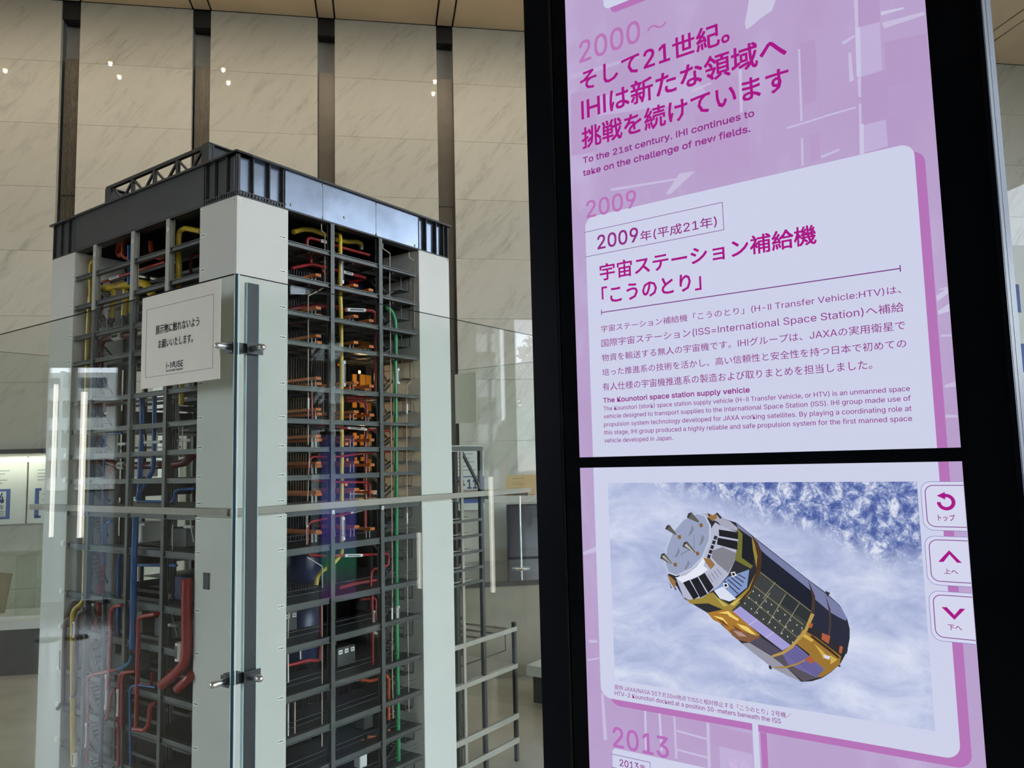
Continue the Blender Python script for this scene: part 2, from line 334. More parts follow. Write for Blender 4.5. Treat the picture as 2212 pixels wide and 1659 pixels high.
('blue_pipe','blue',0.0045,[(-0.014,0.487,0.794),(-0.014,0.612,0.787),(-0.014,0.664,0.774),(-0.014,0.682,0.753),(-0.014,0.670,0.595),(-0.014,0.662,0.455)]),
('red_pipe','red',0.0078,[(-0.014,0.759,1.097),(-0.014,0.818,1.088),(-0.014,0.848,1.069),(-0.014,0.849,0.914),(-0.014,0.851,0.738)]),
('red_pipe','red',0.0088,[(0.120,0.637,1.059),(-0.014,0.475,1.087),(-0.014,0.600,1.065),(-0.014,0.625,1.048),(-0.014,0.623,0.855),(-0.014,0.625,0.617)]),
('red_pipe','red',0.0088,[(-0.014,0.645,0.606),(-0.014,0.565,0.613),(-0.014,0.531,0.639),(-0.014,0.524,0.710),(-0.014,0.507,0.727),(0.100,0.591,0.705)]),
('red_pipe','red',0.0058,[(-0.014,0.780,0.828),(-0.014,0.918,0.795),(-0.014,1.012,0.772),(-0.014,1.032,0.750),(-0.014,1.021,0.535),(-0.014,1.017,0.385)]),
('red_pipe','red',0.0065,[(-0.014,0.639,0.838),(-0.014,0.745,0.818),(-0.014,0.768,0.799),(-0.014,0.762,0.601),(-0.014,0.754,0.437)]),
('red_pipe','red',0.0065,[(-0.014,0.663,0.835),(-0.014,0.724,0.819),(-0.014,0.742,0.801),(-0.014,0.741,0.600)]),
('red_pipe','red',0.0205,[(-0.014,0.278,1.240),(-0.014,0.276,1.099),(-0.014,0.270,0.955),(-0.014,0.290,0.909),(-0.014,0.354,0.861),(-0.014,0.438,0.811)]),
('red_pipe','red',0.0175,[(0.060,0.299,0.884),(-0.014,0.239,0.872),(-0.014,0.330,0.810)]),
('red_pipe','red',0.0065,[(-0.014,0.797,0.743),(-0.014,0.830,0.723),(-0.014,0.848,0.647),(-0.014,0.872,0.602)]),
('red_pipe','red',0.0070,[(0.120,0.742,0.792),(0.120,0.744,0.738),(0.120,0.833,0.731)]),
('red_pipe','darkred',0.0090,[(0.120,0.677,0.809),(0.120,0.573,0.816),(0.120,0.496,0.841)]),
('taupe_pipe','taupe',0.0092,[(0.000,1.227,0.998),(-0.014,1.241,0.992),(-0.014,1.257,0.962),(-0.014,1.256,0.773),(-0.014,1.251,0.620),(-0.014,1.299,0.584)]),
('taupe_pipe','taupe',0.0088,[(-0.014,1.080,1.053),(-0.014,1.131,1.031),(-0.014,1.144,1.001),(-0.014,1.143,0.834),(-0.014,1.140,0.674),(-0.014,1.184,0.642)]),
('black_pipe','black',0.0105,[(0.000,0.932,1.136),(0.000,0.930,0.768),(0.000,0.931,0.398)]),
('thin_pipe','taupe',0.0040,[(-0.014,0.800,0.749),(-0.014,0.797,0.616),(-0.014,0.796,0.428)]),
('hanger_rod','white',0.0022,[(0.050,0.459,1.867),(0.050,0.456,1.721)]),
('hanger_rod','white',0.0022,[(0.050,0.430,1.866),(0.050,0.427,1.725)]),
('hanger_rod','white',0.0022,[(0.050,0.620,1.836),(0.050,0.625,1.721)]),
('hanger_rod','white',0.0022,[(0.050,0.950,1.845),(0.050,0.953,1.718)]),
('hanger_rod','white',0.0022,[(0.050,1.046,1.978),(0.050,1.054,1.898)]),
('hanger_rod','white',0.0022,[(0.050,0.827,1.465),(0.050,0.824,1.355),(0.050,0.803,1.352),(0.050,0.743,1.356),(0.050,0.731,1.372),(0.050,0.732,1.467)]),
('hanger_rod','white',0.0022,[(0.050,0.364,1.479),(0.050,0.356,1.433),(0.050,0.336,1.374)]),
('hanger_rod','white',0.0022,[(0.050,0.490,1.442),(0.050,0.489,1.334)]),
('hanger_rod','white',0.0022,[(0.050,0.729,1.829),(0.050,0.718,1.778)]),
('hanger_rod','white',0.0022,[(0.050,1.079,2.425),(0.050,1.076,2.319)]),
('hanger_rod','white',0.0022,[(0.050,1.236,2.327),(0.050,1.215,2.227)]),
('hanger_rod','white',0.0022,[(0.050,0.829,1.082),(0.050,0.816,0.980),(0.050,0.799,0.978)]),
('hanger_rod','white',0.0022,[(0.050,0.744,1.085),(0.050,0.752,0.987)]),
('hanger_rod','white',0.0022,[(0.050,0.490,1.083),(0.050,0.444,0.989)]),
('hanger_rod','white',0.0022,[(0.050,0.365,1.084),(0.050,0.345,0.987)]),
('hanger_valve','white',0.0065,[(0.050,0.940,1.792),(0.050,0.875,1.792)]),
('hanger_valve','white',0.0065,[(0.050,0.720,1.793),(0.050,0.639,1.791)]),
('hanger_valve','white',0.0065,[(0.050,0.639,1.791),(0.050,0.590,1.791)]),
('hanger_valve','white',0.0065,[(0.050,0.462,1.794),(0.050,0.367,1.790)]),
('hanger_valve','white',0.0065,[(0.050,0.832,1.433),(0.050,0.780,1.431)]),
('hanger_valve','white',0.0065,[(0.050,0.742,1.436),(0.050,0.697,1.436)]),
('hanger_valve','white',0.0065,[(0.050,0.403,1.435),(0.050,0.348,1.435)]),
('hanger_valve','white',0.0065,[(0.050,0.544,1.025),(0.050,0.446,1.031)]),
('hanger_valve','white',0.0065,[(0.050,0.397,1.046),(0.050,0.348,1.048)]),
('hanger_valve','white',0.0065,[(0.050,1.158,1.056),(0.050,1.115,1.059)]),
('hanger_valve','white',0.0065,[(0.050,0.827,1.031),(0.050,0.824,1.013)]),
('hanger_valve','white',0.0065,[(0.050,1.079,2.425),(0.050,1.077,2.394)]),
('hanger_valve','white',0.0065,[(0.050,1.067,1.940),(0.050,1.041,1.939)]),
('hanger_valve','white',0.0065,[(0.050,1.234,2.281),(0.050,1.215,2.281)]),
('pipe_label','label',0.0098,[(0.609,0.070,2.613),(0.610,0.070,2.503)]),
('pipe_label','label',0.0078,[(0.660,0.115,2.576),(0.717,0.115,2.575)]),
('pipe_label','label',0.0076,[(0.505,0.095,2.688),(0.539,0.095,2.688)]),
('pipe_label','label',0.0092,[(0.649,0.080,2.389),(0.764,0.080,2.403)]),
('pipe_label','label',0.0091,[(0.848,0.085,2.146),(0.848,0.085,2.055)]),
('pipe_label','label',0.0098,[(0.619,0.070,2.146),(0.619,0.070,2.028)]),
('pipe_label','label',0.0113,[(0.954,0.054,2.136),(0.954,0.054,2.061)]),
('pipe_label','label',0.0055,[(0.621,0.048,1.840),(0.738,0.048,1.834)]),
('pipe_label','label',0.0061,[(0.641,0.052,1.459),(0.750,0.052,1.471)]),
('pipe_label','label',0.0068,[(0.605,0.052,1.273),(0.710,0.052,1.263)]),
('pipe_label','label',0.0055,[(0.391,0.050,1.461),(0.392,0.050,1.415)]),
('pipe_label','label',0.0045,[(0.385,0.033,1.961),(0.385,0.033,1.914)]),
('pipe_label','label',0.0045,[(0.997,0.033,1.964),(0.996,0.033,1.918)]),
('pipe_label','label',0.0045,[(0.989,0.033,1.435),(0.988,0.033,1.385)]),
('pipe_label','label',0.0045,[(0.881,0.033,1.003),(0.880,0.033,0.953)]),
('pipe_label','label',0.0113,[(0.940,0.054,1.002),(0.939,0.054,0.924)]),
('pipe_label','label',0.0080,[(0.813,0.085,0.998),(0.813,0.085,0.903)]),
('pipe_label','label',0.0098,[(0.612,0.070,1.441),(0.614,0.070,1.339)]),
('pipe_label','label',0.0065,[(0.617,0.075,0.939),(0.737,0.075,0.937)]),
('pipe_label','label',0.0170,[(0.083,1.068,2.304),(0.083,0.997,2.304)]),
('pipe_label','label',0.0170,[(0.083,0.856,2.307),(0.083,0.789,2.306)]),
('pipe_label','label',0.0168,[(0.083,0.991,1.695),(0.083,0.941,1.694)]),
('pipe_label','label',0.0168,[(0.083,0.701,1.697),(0.083,0.655,1.697)]),
('pipe_label','label',0.0210,[(-0.018,0.306,0.992),(-0.018,0.306,0.924)]),
('pipe_label','label',0.0066,[(0.046,1.047,2.578),(0.046,0.961,2.579)]),
('pipe_label','label',0.0072,[(0.085,0.447,2.489),(0.085,0.448,2.463)]),
('pipe_label','label',0.0066,[(-0.018,0.864,0.798),(-0.018,0.862,0.650)]),
('pipe_label','label',0.0066,[(-0.018,0.767,0.749),(-0.018,0.765,0.638)]),
('pipe_label','label',0.0060,[(-0.018,1.024,0.567),(-0.018,1.022,0.465)]),
('pipe_label','label',0.0113,[(-0.016,1.115,0.425),(-0.016,1.117,0.366)]),
('pipe_label','label',0.0090,[(0.088,0.572,1.142),(0.088,0.574,1.124)]),
('pipe_label','label',0.0095,[(-0.016,1.270,0.866),(-0.016,1.268,0.749)]),
('pipe_label','label',0.0113,[(-0.016,1.153,0.991),(-0.016,1.152,0.921)]),
]
AMBER=[(0.961,0.995,2.055,2.132),(1.000,1.035,2.052,2.131),(0.909,0.934,2.059,2.129),(1.133,1.150,2.178,2.196),(1.132,1.149,2.080,2.122),(0.908,0.934,1.960,1.993),(0.962,0.985,1.963,1.991),(1.007,1.033,1.946,1.998),(0.914,0.933,1.902,1.937),(0.968,0.978,1.904,1.935),(1.023,1.033,1.906,1.932),(1.131,1.148,1.909,2.011),(0.855,0.877,1.770,1.816),(0.911,0.933,1.770,1.833),(0.961,0.980,1.770,1.826),(1.012,1.035,1.770,1.829),(1.132,1.149,1.771,1.831),(0.864,0.876,1.676,1.706),(0.923,0.935,1.694,1.710),(0.963,0.979,1.691,1.712),(1.011,1.034,1.639,1.700),(1.131,1.148,1.636,1.703),(1.129,1.146,1.559,1.583),(0.854,0.870,1.570,1.592),(0.961,1.033,2.284,2.305),(1.013,1.033,2.272,2.282),(0.808,0.820,2.163,2.174),(0.808,0.820,2.066,2.080),(0.853,0.863,2.153,2.160),(0.853,0.862,2.071,2.090)]
TEXTS=[
('2000',0.45,'lilac',0,2.4124,2.3721,-0.2874,-0.1677),
('～',0.3,'lilac',0,2.3923,2.3826,-0.1555,-0.1197),
('そして21世紀。',1,'magenta',3,2.3535,2.3213,-0.2880,-0.0150),
('IHIは新たな領域へ',1,'magenta',0,2.3014,2.2677,-0.2873,0.0702),
('挑戦を続けています',1,'magenta',0,2.2523,2.2135,-0.2882,0.0711),
('To the 21st century. IHI continues to',0.9,'magenta2',0,2.1988,2.1876,-0.2874,0.0165),
('take on the challenge of new fields.',0.9,'magenta2',2,2.1761,2.1648,-0.2882,0.0093),
('2009',0.45,'lilac',0,2.1192,2.0882,-0.2840,-0.1876),
('2009',0.6,'magenta2',0,2.0541,2.0291,-0.2644,-0.1867),
('年(平成21年)',0.5,'magenta2',0,2.0456,2.0280,-0.1832,-0.0511),
('宇宙ステーション補給機',1,'magenta',0,2.0026,1.9733,-0.2617,0.0960),
('「こうのとり」',1,'magenta',1,1.9583,1.9337,-0.2595,-0.0811),
('宇宙ステーション補給機「こうのとり」(H-II Transfer Vehicle:HTV)は、',0.1,'magenta2',0,1.8962,1.8849,-0.2628,0.2013),
('国際宇宙ステーション(ISS=International Space Station)へ補給',0.1,'magenta2',0,1.8719,1.8594,-0.2634,0.2030),
('物資を輸送する無人の宇宙機です。IHIグループは、JAXAの実用衛星で',0.1,'magenta2',0,1.8472,1.8347,-0.2634,0.2031),
('培った推進系の技術を活かし、高い信頼性と安全性を持つ日本で初めての',0.1,'magenta2',0,1.8224,1.8101,-0.2636,0.2028),
('有人仕様の宇宙機推進系の製造および取りまとめを担当しました。',0.1,'magenta2',0,1.7983,1.7850,-0.2638,0.1585),
('The Kounotori space station supply vehicle',0.9,'magenta2',0,1.7731,1.7648,-0.2637,-0.0135),
('The Kounotori (stork) space station supply vehicle (H-II Transfer Vehicle, or HTV) is an unmanned space',0.3,'magenta2',0,1.7584,1.7515,-0.2636,0.2032),
('vehicle designed to transport supplies to the International Space Station (ISS). IHI group made use of',0.3,'magenta2',2,1.7454,1.7384,-0.2640,0.2034),
('propulsion system technology developed for JAXA working satellites. By playing a coordinating role at',0.3,'magenta2',5,1.7318,1.7247,-0.2639,0.2034),
('this stage, IHI group produced a highly reliable and safe propulsion system for the first manned space',0.3,'magenta2',1,1.7184,1.7113,-0.2643,0.2031),
('vehicle developed in Japan.',0.3,'magenta2',2,1.7050,1.6979,-0.2642,-0.1406),
('提供:JAXA/NASA SS下方30m地点でISSと相対停止する「こうのとり」2号機／',0.2,'magenta2',0,1.3057,1.2981,-0.2614,0.0211),
('HTV-2 Kounotori docked at a position 30-meters beneath the ISS',0.3,'magenta2',0,1.2955,1.2890,-0.2613,0.0057),
('2013',0.5,'lilac2',0,1.2392,1.2071,-0.2681,-0.1700),
('2013',0.4,'magenta2',0,1.1901,1.1795,-0.2571,-0.2234),
('年',0.4,'magenta2',0,1.1894,1.1793,-0.2210,-0.2115),
('KA',0.2,'palepink',0,1.2266,1.2139,-0.0735,-0.0435),
('トップ',0.6,'magenta2',0,1.5879,1.5804,0.2249,0.2444),
('上へ',0.6,'magenta2',0,1.5194,1.5127,0.2270,0.2429),
('下へ',0.6,'magenta2',0,1.4489,1.4420,0.2265,0.2425),
]
PRINTS=[
('chevron','magenta',[(0.2212,1.5274),(0.2347,1.5428),(0.2481,1.5274),(0.2425,1.5275),(0.2347,1.5375),(0.2274,1.5276)]),
('chevron','magenta',[(0.2211,1.4700),(0.2270,1.4704),(0.2350,1.4611),(0.2420,1.4699),(0.2478,1.4700),(0.2346,1.4552)]),
('backdrop_shape','lt',[(0.1661,2.2804),(0.1726,2.2772),(0.1695,2.2038),(0.1637,2.2065)]),
('backdrop_shape','lt3',[(0.1671,2.3207),(0.1723,2.3188),(0.1704,2.2780),(0.1663,2.2795)]),
('backdrop_shape','dk',[(0.1726,2.3187),(0.2005,2.3080),(0.1992,2.2769),(0.1705,2.2789)]),
('backdrop_shape','lt2',[(0.1726,2.2772),(0.1984,2.2755),(0.1974,2.2048),(0.1695,2.2038)]),
('backdrop_shape','dk',[(0.1695,2.2038),(0.2010,2.2045),(0.2036,2.1783),(0.1993,2.1341),(0.1687,2.1329),(0.1675,2.1729)]),
('backdrop_shape','lt2',[(0.1687,2.1329),(0.1971,2.1331),(0.1974,2.0943),(0.1664,2.0925)]),
('backdrop_shape','lt3',[(0.1647,2.2054),(0.1691,2.2040),(0.1676,2.1745),(0.1640,2.1756)]),
('backdrop_shape','lt3',[(0.1637,2.1657),(0.1670,2.1647),(0.1656,2.1354),(0.1627,2.1362)]),
('backdrop_shape','lt',[(0.1627,2.1362),(0.1685,2.1346),(0.1664,2.0917),(0.1605,2.0916)]),
('backdrop_shape','lt',[(0.2008,2.2904),(0.2299,2.2862),(0.2304,2.2835),(0.2007,2.2846)]),
('backdrop_shape','lt3',[(0.2012,2.2737),(0.2546,2.2705),(0.2549,2.2655),(0.2035,2.2646)]),
('backdrop_shape','dk',[(0.0877,2.2804),(0.1103,2.2813),(0.1106,2.2466),(0.1063,2.1878),(0.0886,2.1862),(0.0865,2.2459)]),
('backdrop_shape','lt3',[(0.0857,2.2741),(0.0886,2.2731),(0.0857,2.1629),(0.0824,2.1621)]),
('backdrop_shape','lt3',[(0.0817,2.1365),(0.0849,2.1357),(0.0833,2.0951),(0.0800,2.0942)]),
('backdrop_shape','dk2',[(0.0945,2.1365),(0.1080,2.1371),(0.1072,2.0976),(0.0930,2.0969)]),
('backdrop_shape','dk',[(0.2022,2.2444),(0.2552,2.2389),(0.2562,2.1747),(0.2022,2.1787)]),
('backdrop_shape','lt3',[(0.1075,2.1026),(0.1341,2.1075),(0.1339,2.1042),(0.1088,2.0989)]),
('backdrop_shape','lt3',[(0.1547,2.2439),(0.1585,2.2443),(0.1596,2.2019),(0.1535,2.2005)]),
('backdrop_shape','lt3',[(0.1468,2.2635),(0.1654,2.2689),(0.1651,2.2656),(0.1496,2.2591)]),
('backdrop_shape','lt3',[(0.0626,2.1590),(0.1157,2.1612),(0.1156,2.1587),(0.0624,2.1559)]),
('backdrop_shape','lt3',[(0.1158,2.1621),(0.1602,2.1626),(0.1600,2.1602),(0.1164,2.1590)]),
('backdrop_shape','lt',[(0.0166,2.3781),(0.0575,2.3625),(0.0513,2.3478),(0.0348,2.3425),(0.0217,2.3358),(0.0103,2.3312),(0.0082,2.3426),(0.0139,2.3636)]),
('backdrop_shape','dk2',[(-0.3106,2.3248),(-0.2604,2.3159),(-0.2600,2.2665),(-0.2600,2.2049),(-0.3124,2.2097)]),
('backdrop_shape','lt2',[(-0.2562,2.3018),(-0.0828,2.2873),(-0.0570,2.2477),(-0.0791,2.2406),(-0.2552,2.2673)]),
('backdrop_shape','dk2',[(-0.0445,2.2634),(-0.0064,2.2629),(-0.0043,2.1975),(-0.0417,2.2044)]),
('backdrop_shape','lt3',[(-0.0841,2.2619),(-0.0502,2.2652),(-0.0504,2.2623),(-0.0823,2.2574)]),
('backdrop_shape','lt3',[(-0.1108,2.1290),(-0.0838,2.1264),(-0.1286,2.0979),(-0.1368,2.0998)]),
('backdrop_shape','lt3',[(-0.2376,2.1324),(-0.1152,2.1222),(-0.1133,2.1188),(-0.2355,2.1278)]),
('backdrop_shape','dk2',[(-0.0802,2.2192),(0.0053,2.2042),(0.0040,2.1126),(-0.0810,2.1219)]),
('backdrop_shape','lt2',[(-0.3118,2.3604),(-0.1767,2.3527),(-0.1726,2.3471),(-0.3097,2.3509)]),
('backdrop_shape','lt3',[(-0.0056,2.2780),(-0.0000,2.2771),(-0.0023,2.2007),(-0.0069,2.2011)]),
('backdrop_shape','lt3',[(-0.2897,1.2868),(-0.2848,1.2859),(-0.2809,1.2137),(-0.2878,1.2124)]),
('backdrop_shape','lt',[(-0.2118,1.2797),(-0.2085,1.2794),(-0.2097,1.2105),(-0.2133,1.2130)]),
('backdrop_shape','lt',[(-0.1878,1.2779),(-0.1837,1.2777),(-0.1827,1.2139),(-0.1862,1.2149)]),
('backdrop_shape','lt3',[(-0.1624,1.2709),(-0.1590,1.2706),(-0.1585,1.2076),(-0.1620,1.2069)]),
('backdrop_shape','lt3',[(-0.1088,1.2704),(-0.1039,1.2697),(-0.1047,1.2047),(-0.1097,1.2037)]),
('backdrop_shape','lt3',[(-0.1581,1.2512),(-0.1091,1.2475),(-0.1093,1.2444),(-0.1583,1.2481)]),
('backdrop_shape','lt3',[(-0.1595,1.2229),(-0.1072,1.2205),(-0.1074,1.2174),(-0.1596,1.2198)]),
('backdrop_shape','lt2',[(-0.0899,1.2388),(-0.0394,1.2363),(-0.0397,1.2176),(-0.0899,1.2076)]),
('backdrop_shape','dk2',[(-0.0999,1.2673),(-0.0393,1.2657),(-0.0408,1.2390),(-0.0996,1.2401)]),
('backdrop_shape','lt3',[(-0.3136,1.3376),(-0.2914,1.3437),(-0.2905,1.3413),(-0.3133,1.3351)]),
('backdrop_shape','lt3',[(-0.3103,1.3703),(-0.2933,1.3714),(-0.2934,1.3671),(-0.3085,1.3654)]),
('backdrop_shape','lt3',[(-0.3163,1.5140),(-0.2896,1.5249),(-0.2889,1.5162),(-0.3142,1.5092)]),
('backdrop_shape','lt',[(0.2425,1.8763),(0.2569,1.8848),(0.2567,1.8773),(0.2426,1.8680)]),
('backdrop_shape','lt',[(0.2424,1.8553),(0.2574,1.8637),(0.2573,1.8533),(0.2434,1.8506)]),
('backdrop_shape','lt3',[(0.2441,1.7568),(0.2566,1.7602),(0.2564,1.7536),(0.2432,1.7532)]),
('backdrop_shape','lt3',[(0.2421,1.7179),(0.2561,1.7165),(0.2559,1.7136),(0.2418,1.7136)]),
('backdrop_shape','lt3',[(0.2458,1.8849),(0.2563,1.8864),(0.2561,1.8834),(0.2459,1.8827)]),
('backdrop_shape','lt3',[(0.2442,1.8236),(0.2584,1.8227),(0.2584,1.8197),(0.2442,1.8206)]),
]
